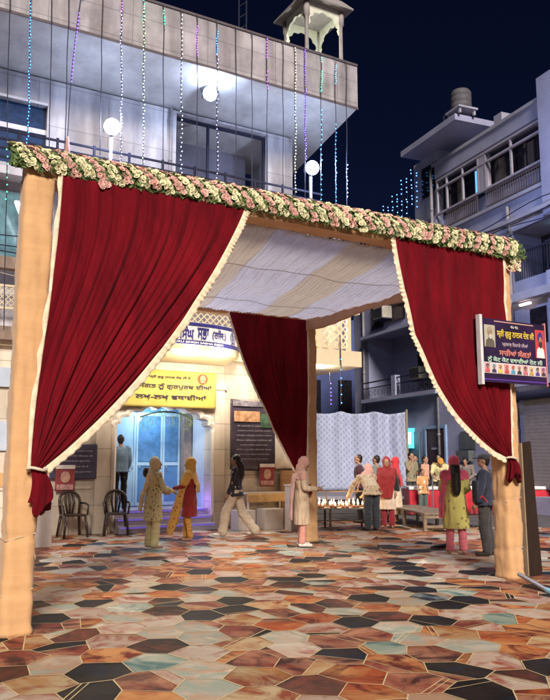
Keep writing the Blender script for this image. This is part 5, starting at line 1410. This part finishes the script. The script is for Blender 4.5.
def hair_short(j, k=1.0):
    HM = headM(j); m = MB()
    m.ball((0, 0, 0), 1, sub=3, M=HM @ Matrix.Translation((0, -.028, .032)) @ Matrix.Diagonal((.081 * k, .090 * k, .092 * k, 1)))
    m.ball((0, 0, 0), 1, sub=2, M=HM @ Matrix.Translation((0, -.05, -.03)) @ Matrix.Diagonal((.066, .056, .07, 1)))
    me = remesh(m, .009, 1)
    disp(me, lambda c: noise.noise(c * 40) * .006)
    return me
def hair_long(j, zend, wid=.10, depth_=.05, back=-.10, shift=0.0):
    HM = headM(j); m = MB(); h = j['head']
    m.ball((0, 0, 0), 1, sub=3, M=HM @ Matrix.Translation((0, -.026, .03)) @ Matrix.Diagonal((.086, .094, .098, 1)))
    p0 = HM @ V3(0, -.05, -.02); p1 = V3(shift, back, (h.z + zend) / 2 + .08); p2 = V3(shift * 1.2, back - .01, zend)
    m.loft(ell_rings([(p0 + V3(0, .01, .05), .08, .06), (p0, .088, .065), (p1, wid, depth_ + .01, .06), (p2 + V3(0, 0, .08), wid * .95, depth_, .1), (p2, wid * .6, depth_ * .5, .1)], nf=11))
    me = remesh(m, .010, 1)
    disp(me, lambda c: noise.noise(Vector((c.x * 60, c.y * 60, c.z * 5))) * .008)
    return me
def scarf(j, zback=.9, zfront=None, wid=.20, seed=0, open_=.0, side=None, zside=.6, k=1.0, backy=-.13, fall=None, fy=.0, shawl=0):
    """cloth over the head and shoulders, with a fall down the back (and one side)"""
    HM = headM(j); m = MB(); n = j['neck']; c = j['chest']; h = j['head']
    m.ball((0, 0, 0), 1, sub=3, M=HM @ Matrix.Translation((0, -.034 - open_, .026)) @ Matrix.Diagonal((.097 * k, .108 * k, .118 * k, 1)))
    m.loft(ell_rings([(HM @ V3(0, -.04 - open_, .02), .09 * k, .09 * k), (HM @ V3(0, -.04, -.07), .092 * k, .088 * k), (n + V3(0, -.02, -.0), .11, .10, .03), (c.lerp(n, .55) + V3(0, -.015, 0), .185, .125, .04), (c + V3(0, -.02, 0), .18, .13, .05)], nf=8, ph=seed))
    if shawl:
        for s_ in 'LR': m.cap(c.lerp(n, .6), .085, j['sh' + s_], .085); m.cap(j['sh' + s_], .085, j['sh' + s_].lerp(j['el' + s_], shawl), .078)
    if zback and zback < c.z - .05:
        y0 = c.y + backy
        m.loft(ell_rings([(V3(c.x, y0 + .03, c.z + .10), wid * .9, .03), (V3(c.x, y0, c.z - .05), wid, .028, .10), (V3(c.x + (fall or 0), y0 - .04, (c.z + zback) / 2), wid * .9, .026, .14), (V3(c.x + (fall or 0) * 1.5, y0 - .05, zback), wid * .8, .02, .16)], nf=7, ph=seed))
    if zfront:
        m.loft(ell_rings([(V3(c.x, c.y + .07, c.z + .10), wid * .85, .05), (V3(c.x, c.y + .10 + fy, c.z - .04), wid * .9, .05, .06), (V3(c.x, c.y + .12 + fy, zfront), wid * .55, .05, .10)], nf=7, ph=seed + 1))
    if side:
        sx = side * .20
        m.loft(ell_rings([(V3(sx * .8, c.y, c.z + .10), .06, .10), (V3(sx, c.y - .02, c.z - .1), .05, .11, .1), (V3(sx * 1.2, c.y - .03, (c.z + zside) / 2), .045, .13, .15), (V3(sx * 1.3, c.y - .03, zside), .035, .12, .2)], nf=7, ph=seed))
    me = remesh(m, .011, 1)
    disp(me, lambda c: noise.noise(Vector((c.x * 14, c.y * 14, c.z * 8 + seed))) * .014 + noise.noise(c * 30 + Vector((seed, 0, 0))) * .006)
    return me
def face_bits(rt, j):
    HM = headM(j)
    for sg in (-1, 1):
        o = MB().ball(HM @ V3(sg * .029, .076, .006), .010, .008, .006, sub=1).build('eye', EYE, rt, smooth=True)
    MB().ball(HM @ V3(0, .083, -.058), .020, .008, .007, sub=1).build('mouth', LIP, rt, smooth=True)
def person(label, loc, H_, rz, j, items, face=True, z=.0, group=None):
    rt = empty('person', (loc[0], loc[1], z + .006), R(rz), label, 'person', group)
    k = H_ / 1.70; rt.scale = (k, k, k)
    link('body', bodymesh(j), SKIN, rt)
    if face: face_bits(rt, j)
    for name, me, m_ in items: link(name, me, m_, rt)
    return rt
def cl(name, c, **k): return cloth(name, c, **k)

# 1 woman in cream floral suit, back to us, holding hands out to the right
j = joints(elR=(.26, .06, 1.13), wrR=(.20, .30, 1.06), elL=(-.22, .03, 1.12), wrL=(-.10, .27, 1.05), turn=-18, head=(.02, .05, 1.58))
fl1 = pattern('cream_floral', (.56, .48, .25), (.20, .22, .10), scale=17, thr=.30, thr2=.22, spots2=(.30, .12, .07))
g = G(152, 549)
w1 = person('woman in a cream floral suit and pale headscarf with her back turned by the chairs', (g.x, g.y), 1.60, -48, j,
       [('kurta', top(j, hem=.52, k=1.10, flare=1.18, seed=1), fl1), ('trousers', legs(j, .08, .082, seed=1), cl('cream_salwar', (.58, .50, .26))),
        ('headscarf', scarf(j, zback=.70, wid=.07, seed=2, fall=-.12, k=1.04, open_=.0), cl('cream_scarf', (.62, .50, .27))),
        ('hair', remesh(MB().ball((-.10, -.10, 1.42), .085, .07, .10, sub=3), .01, 1), HAIR)])
# 2 woman in yellow scarf and maroon kurta facing her
j = joints(elR=(.23, .06, 1.12), wrR=(.12, .30, 1.07), elL=(-.21, .08, 1.13), wrL=(-.10, .32, 1.08), tilt=-6, knL=(-.09, .02, .5), anL=(-.09, -.05, .09), anR=(.10, .10, .09), knR=(.1, .1, .5))
g = G(189, 541)
person('woman in a maroon kurta with a long golden yellow scarf over her head facing left', (g.x, g.y), 1.58, 82, j,
       [('kurta', top(j, hem=.50, k=1.06, flare=1.22, seed=3), cl('maroon_kurta', (.24, .02, .02), var=.2)), ('trousers', legs(j, .07, .06, seed=3), pattern('orange_print', (.58, .30, .06), (.35, .08, .03), scale=22, thr=.3)),
        ('headscarf', scarf(j, zback=1.0, wid=.17, seed=5, zfront=.98, k=1.10, fy=.05, shawl=.75), cl('golden_scarf', (.64, .36, .07), var=.18)),
        ('scarf_end', remesh(MB().loft(ell_rings([(V3(-.12, .04, 1.34), .07, .08), (V3(-.19, .14, 1.0), .04, .07, .10), (V3(-.21, .22, .65), .04, .09, .14), (V3(-.20, .32, .32), .035, .09, .16), (V3(-.20, .38, .14), .025, .05, .2)], nf=6)), .012, 1), pattern('orange_print2', (.60, .33, .08), (.40, .10, .03), scale=14, thr=.3))])
# 3 girl walking left
j = joints(knL=(-.09, .20, .52), anL=(-.09, .27, .10), knR=(.09, -.10, .50), anR=(.09, -.40, .12), elL=(-.20, .04, 1.12), wrL=(-.16, .14, .90), elR=(.20, -.03, 1.12), wrR=(.20, .12, .92), footR=V3(.02, .14, -.05), tilt=-14)
g = G(236, 537)
person('girl with long black hair in a black top and wide beige trousers walking left', (g.x, g.y), 1.66, 78, j,
       [('shirt', top(j, hem=.84, k=1.0, sleeve=1, seed=6, slv_r=.048), pattern('black_top', (.022, .02, .024), (.3, .28, .28), scale=5, thr=.16)),
        ('trousers', legs(j, .095, .095, seed=6, cuff=.10), cl('beige_trousers', (.52, .42, .31))), ('hair', hair_long(j, 1.18, .085, .06, -.10), HAIR),
        ('shoes', shoes(j), mat('white_shoe', (.6, .55, .5)))])
# 4 woman in pinkish suit looking at a phone
j = joints(elR=(.21, .03, 1.12), wrR=(.12, .26, 1.10), elL=(-.21, .03, 1.12), wrL=(-.12, .26, 1.10), tilt=-28, head=(0, .06, 1.57))
g = G(302, 547)
w4 = person('woman in a dusty pink headscarf and beige kurta looking down at her phone', (g.x, g.y), 1.60, -82, j,
       [('kurta', top(j, hem=.42, k=1.02, flare=1.12, seed=8), cl('beige_kurta', (.48, .36, .25))), ('trousers', legs(j, .07, .06, seed=8), cl('coral_trousers', (.56, .26, .21))),
        ('headscarf', scarf(j, zback=.50, wid=.14, seed=9, k=1.06, backy=-.17, shawl=.25), cl('dusty_pink_scarf', (.50, .28, .23), var=.18)), ('shoes', shoes(j), mat('white_shoe', (.6, .55, .5))),])
k = 1.60 / 1.7; q = Vector((0, .37, 1.12)) * k; q.rotate(Matrix.Rotation(R(-82), 3, 'Z'))
ph = empty('phone', Vector((g.x, g.y, .006)) + q, R(-82), 'black mobile phone held by the dusty pink scarfed woman', 'phone')
MB().box(-.04, .04, -.075, .075, -.005, .005, Matrix.Rotation(R(30), 4, 'X'), bev=.003).build('body', mat('phone_black', (.01, .01, .012), rough=.2), ph)
# 5 man on the steps
j = joints(elL=(-.21, .03, 1.12), wrL=(-.12, .20, 1.02), elR=(.22, 0, 1.12), wrR=(.20, .12, .9), turn=-20)
g = BF.P(.27, .27)
person('man in a light blue shirt and black trousers standing in the doorway', (g.x, g.y), 1.66, 25, j,
       [('shirt', top(j, hem=.86, k=1.08, sleeve=1, fem=False, seed=11), cl('pale_blue_shirt', (.16, .26, .36))), ('trousers', legs(j, .09, .06, seed=11), cl('black_trousers', (.014, .013, .016))), ('hair', hair_short(j), HAIR), ('shoes', shoes(j), mat('dark_shoe', (.03, .025, .02)))], z=.45)
# 6 man in dark maroon shirt behind the candle table
j = joints(elR=(.24, 0, 1.12), wrR=(.22, .12, .92))
person('man in a dark maroon shirt standing behind the candle table facing left', (2.12, 18.9), 1.68, 88, j,
       [('shirt', top(j, hem=.86, k=1.10, sleeve=.55, fem=False, seed=12), cl('dark_maroon_shirt', (.055, .02, .035))), ('trousers', legs(j, .09, .06, seed=12), cl('black_trousers', (.014, .013, .016))), ('hair', hair_short(j, .98), HAIR), ('shoes', shoes(j), mat('dark_shoe', (.03, .025, .02)))])
# 7 person bending over the candles, plaid shirt
j = joints(pelvis=(0, -.05, .92), waist=(0, .06, 1.02), chest=(0, .24, 1.16), neck=(.0, .38, 1.24), head=(.10, .42, 1.37), shL=(-.20, .28, 1.20), shR=(.18, .30, 1.22), elL=(-.34, .36, .98), wrL=(-.40, .46, .74), elR=(.22, .42, .98), wrR=(.05, .55, .80), tilt=-40, turn=0,
           hipL=(-.09, -.05, .90), hipR=(.09, -.05, .90), knL=(-.10, 0, .5), knR=(.10, 0, .5))
g = G(372, 531)
person('person in a checked cream shirt and dark jeans bending over the candles', (g.x, g.y), 1.64, 14, j,
       [('shirt', top(j, hem=.82, k=1.12, sleeve=1, fem=False, seed=13, slv_r=.056), pattern('plaid', (.50, .38, .25), (.62, .54, .42), scale=15, thr=.34, thr2=.2, spots2=(.28, .14, .08))),
        ('jeans', legs(j, .105, .078, seed=13), cl('dark_jeans', (.045, .055, .07))), ('headscarf', scarf(j, zback=None, seed=14, k=1.05), cl('pale_pink_scarf', (.62, .34, .28))), ('shoes', shoes(j), mat('dark_shoe', (.03, .025, .02)))])
# 8 woman with dark red scarf facing us
j = joints(elR=(.22, .02, 1.12), wrR=(.14, .14, .93), turn=8)
g = G(388, 528)
person('woman in a dark red headscarf over a cream kurta facing the camera', (g.x, g.y), 1.60, 165, j,
       [('kurta', top(j, hem=.45, k=1.05, flare=1.22, seed=15), cl('cream_kurta', (.58, .46, .36))), ('trousers', legs(j, .075, .08, seed=15), cl('dark_red_salwar', (.24, .02, .03))),
        ('headscarf', scarf(j, zback=.9, zfront=.72, wid=.25, seed=16, k=1.08, side=1, zside=.60, fy=.055, shawl=.4, open_=.022), cl('dark_red_scarf', (.23, .02, .022), var=.2)),
        ('jacket', remesh(MB().loft(ell_rings([(V3(-.17, 0, 1.36), .06, .08), (V3(-.22, 0, 1.1), .075, .09, .06), (V3(-.23, .02, .88), .08, .08, .08)])), .012, 1), cl('black_jacket', (.016, .016, .02)))])
# 9 dark haired person behind
j = joints()
person('dark haired person mostly hidden behind the bending person', (2.62, 19.3), 1.66, 60, j,
       [('shirt', top(j, hem=.86, k=1.0, sleeve=1, fem=False, seed=17), cl('grey_green_shirt', (.16, .19, .17))), ('trousers', legs(j, .09, .06, seed=17), cl('grey_trousers', (.08, .08, .08))), ('hair', hair_short(j), HAIR)])
# 10 woman in bright red scarf
j = joints(elR=(.22, .06, 1.14), wrR=(.10, .24, 1.0))
person('woman in a bright red headscarf and cream dress behind the black jacket', (3.02, 18.9), 1.60, 70, j,
       [('dress', top(j, hem=.22, k=1.12, flare=1.35, seed=18), cl('cream_dress', (.58, .47, .34))), ('headscarf', scarf(j, zback=.95, wid=.18, seed=19, k=1.08, zfront=1.1), cl('bright_red_scarf', (.52, .03, .045), var=.2))])
# 11 man in khaki with hand at his face
j = joints(elR=(.20, .14, 1.20), wrR=(.08, .16, 1.42), elL=(-.22, 0, 1.12), wrL=(-.2, .12, .9))
person('young man in a khaki shirt holding his hand to his face by the blue house', (4.12, 22.7), 1.76, -150, j,
       [('shirt', top(j, hem=.86, k=.98, sleeve=.6, fem=False, seed=20), cl('khaki_shirt', (.24, .21, .14))), ('trousers', legs(j, .085, .07, seed=20), cl('dark_grey_trousers', (.045, .045, .05))), ('hair', hair_short(j, 1.04), HAIR)])
# 12 person in peach top
j = joints(turn=-10)
person('young person in a peach shirt looking right behind the small child', (4.52, 22.6), 1.66, -125, j,
       [('shirt', top(j, hem=.80, k=1.0, sleeve=.8, fem=True, seed=21), cl('peach_shirt', (.56, .30, .20))), ('trousers', legs(j, .09, .07, seed=21), cl('grey_trousers', (.08, .08, .08))), ('hair', hair_short(j, 1.04), HAIR)])
# 13 child
j = joints()
person('small child in an orange and white top in front of the peach shirted one', (4.18, 21.3), 1.28, -160, j,
       [('shirt', top(j, hem=.80, k=1.0, sleeve=.6, fem=True, seed=22), pattern('orange_child', (.62, .30, .12), (.7, .62, .5), scale=6, thr=.32)), ('trousers', legs(j, .095, .075, seed=22), cl('grey_green_trousers', (.09, .12, .11))), ('hair', hair_short(j, 1.05), HAIR)])
# 13b dark clad person between
j = joints()
person('dark haired person in black standing between the khaki and peach shirts', (4.5, 24.0), 1.68, 170, j,
       [('shirt', top(j, hem=.80, k=1.0, sleeve=1, fem=False, seed=23), cl('black_shirt', (.02, .02, .022))), ('trousers', legs(j, .09, .07, seed=23), cl('black_trousers', (.014, .013, .016))), ('hair', hair_short(j, 1.04), HAIR)])
# 14 man in yellow shirt with orange turban bending behind the table
j = joints(pelvis=(0, 0, .95), waist=(0, .05, 1.07), chest=(0, .16, 1.24), neck=(0, .26, 1.34), head=(0, .34, 1.41), shL=(-.20, .20, 1.31), shR=(.20, .20, 1.31), elL=(-.26, .32, 1.06), elR=(.26, .32, 1.06), wrL=(-.12, .46, .92), wrR=(.12, .46, .92), tilt=-42)
def turban(j, k=1.0):
    HM = headM(j); m = MB()
    for i in range(6):
        m.ball((0, 0, 0), 1, sub=2, M=HM @ Matrix.Translation((0, -.02, .045 + i * .012)) @ Matrix.Rotation(R((i % 2 * 2 - 1) * 16), 4, 'Y') @ Matrix.Diagonal((.102 - i * .006, .112 - i * .007, .052, 1)))
    return remesh(m, .009, 1)
person('man in a pale yellow shirt and orange turban leaning over the red skirted table', (5.02, 22.95), 1.74, 176, j,
       [('shirt', top(j, hem=.86, k=1.14, sleeve=.55, fem=False, seed=24), cl('pale_yellow_shirt', (.56, .50, .26))), ('trousers', legs(j, .09, .07, seed=24), cl('grey_trousers', (.08, .08, .08))), ('turban', turban(j), cl('orange_turban', (.60, .26, .04)))])
j = joints()
person('dark haired person standing just behind the orange turban', (5.35, 24.4), 1.70, 150, j,
       [('shirt', top(j, hem=.80, k=1.0, sleeve=1, fem=False, seed=25), cl('mustard_shirt', (.30, .20, .07))), ('trousers', legs(j, .09, .07, seed=25), cl('black_trousers', (.014, .013, .016))), ('hair', hair_short(j, 1.04), HAIR)])
# 15 person behind the pink scarf woman
j = joints(chest=(0, .08, 1.27), neck=(0, .14, 1.40), head=(0, .2, 1.53), tilt=-20, shL=(-.18, .1, 1.36), shR=(.18, .1, 1.36), elL=(-.23, .1, 1.1), elR=(.23, .1, 1.1), wrL=(-.15, .3, 1.0), wrR=(.15, .3, 1.0))
person('dark haired person in a grey striped shirt behind the stall table beside the pink headscarf', (5.95, 23.2), 1.66, 150, j,
       [('shirt', top(j, hem=.80, k=1.05, sleeve=1, fem=False, seed=26), pattern('grey_stripes', (.16, .13, .12), (.32, .28, .25), scale=22, thr=.3)), ('trousers', legs(j, .09, .07, seed=26), cl('black_trousers', (.014, .013, .016))), ('hair', hair_short(j, 1.1), HAIR)])
# 16 woman with pink scarf, back to us
j = joints(elR=(.24, .05, 1.12), wrR=(.14, .22, 1.02), elL=(-.24, .03, 1.12), wrL=(-.14, .22, 1.02), knL=(-.10, .02, .5), knR=(.10, .02, .5), anL=(-.12, -.02, .09), anR=(.12, -.02, .09))
g = G(457, 554)
person('woman in a pink headscarf and yellow green printed kurta with her back turned', (g.x, g.y), 1.62, -4, j,
       [('kurta', top(j, hem=.44, k=1.12, flare=1.22, seed=27), pattern('lime_print', (.50, .44, .13), (.26, .20, .08), scale=10, thr=.26)), ('trousers', legs(j, .075, .072, seed=27), cl('pink_trousers', (.60, .15, .19))),
        ('headscarf', scarf(j, zback=None, wid=.18, seed=28, k=1.06, side=-1, zside=.62, shawl=.2), cl('pink_scarf', (.58, .09, .15), var=.2)), ('hair', hair_long(j, 1.02, .075, .05, -.165), HAIR)])
# 17 man with cap and bag
j = joints(elL=(-.22, .02, 1.12), wrL=(-.20, .12, .90), elR=(.22, .0, 1.12), wrR=(.2, .1, .9), turn=20, knL=(-.09, .03, .5), anR=(.10, -.08, .09))
g = G(488, 556)
person('man in a dark cap, dark blue jacket and grey trousers beside the right post', (g.x, g.y), 1.66, 62, j,
       [('jacket', top(j, hem=.84, k=1.12, sleeve=1, fem=False, seed=29, slv_r=.058), cl('navy_jacket', (.025, .03, .055))), ('trousers', legs(j, .10, .075, seed=29), cl('charcoal_trousers', (.045, .04, .042))), ('hair', hair_short(j), HAIR),
        ('cap', remesh(MB().ball((0, 0, 0), 1, sub=3, M=headM(j) @ Matrix.Translation((0, -.02, .065)) @ Matrix.Diagonal((.10, .115, .065, 1))).cap(headM(j) @ V3(-.03, .07, .055), .05, headM(j) @ V3(.03, .13, .045), .05, fl=.25), .008, 1), cl('dark_cap', (.05, .05, .055))),
        ('shoes', shoes(j), mat('dark_shoe', (.03, .025, .02)))])
k = 1.66 / 1.7; q = Vector((-.10, -.16, 1.16)) * k; q.rotate(Matrix.Rotation(R(62), 3, 'Z'))
bg_ = empty('backpack', Vector((g.x, g.y, 0)) + Vector((-.11, -.10, .86)), R(20), 'dark backpack with red straps worn by the man in the dark cap', 'backpack')
MB().box(-.13, .13, -.09, .07, 0, .38, bev=.04).build('bag', mat('navy_pack', (.018, .02, .035), rough=.6), bg_, smooth=True)
MB().tube([(-.12, -.05, .05), (-.04, -.10, .12), (.06, -.10, .02)], .014, 6).build('strap', mat('red_strap', (.40, .03, .04)), bg_)
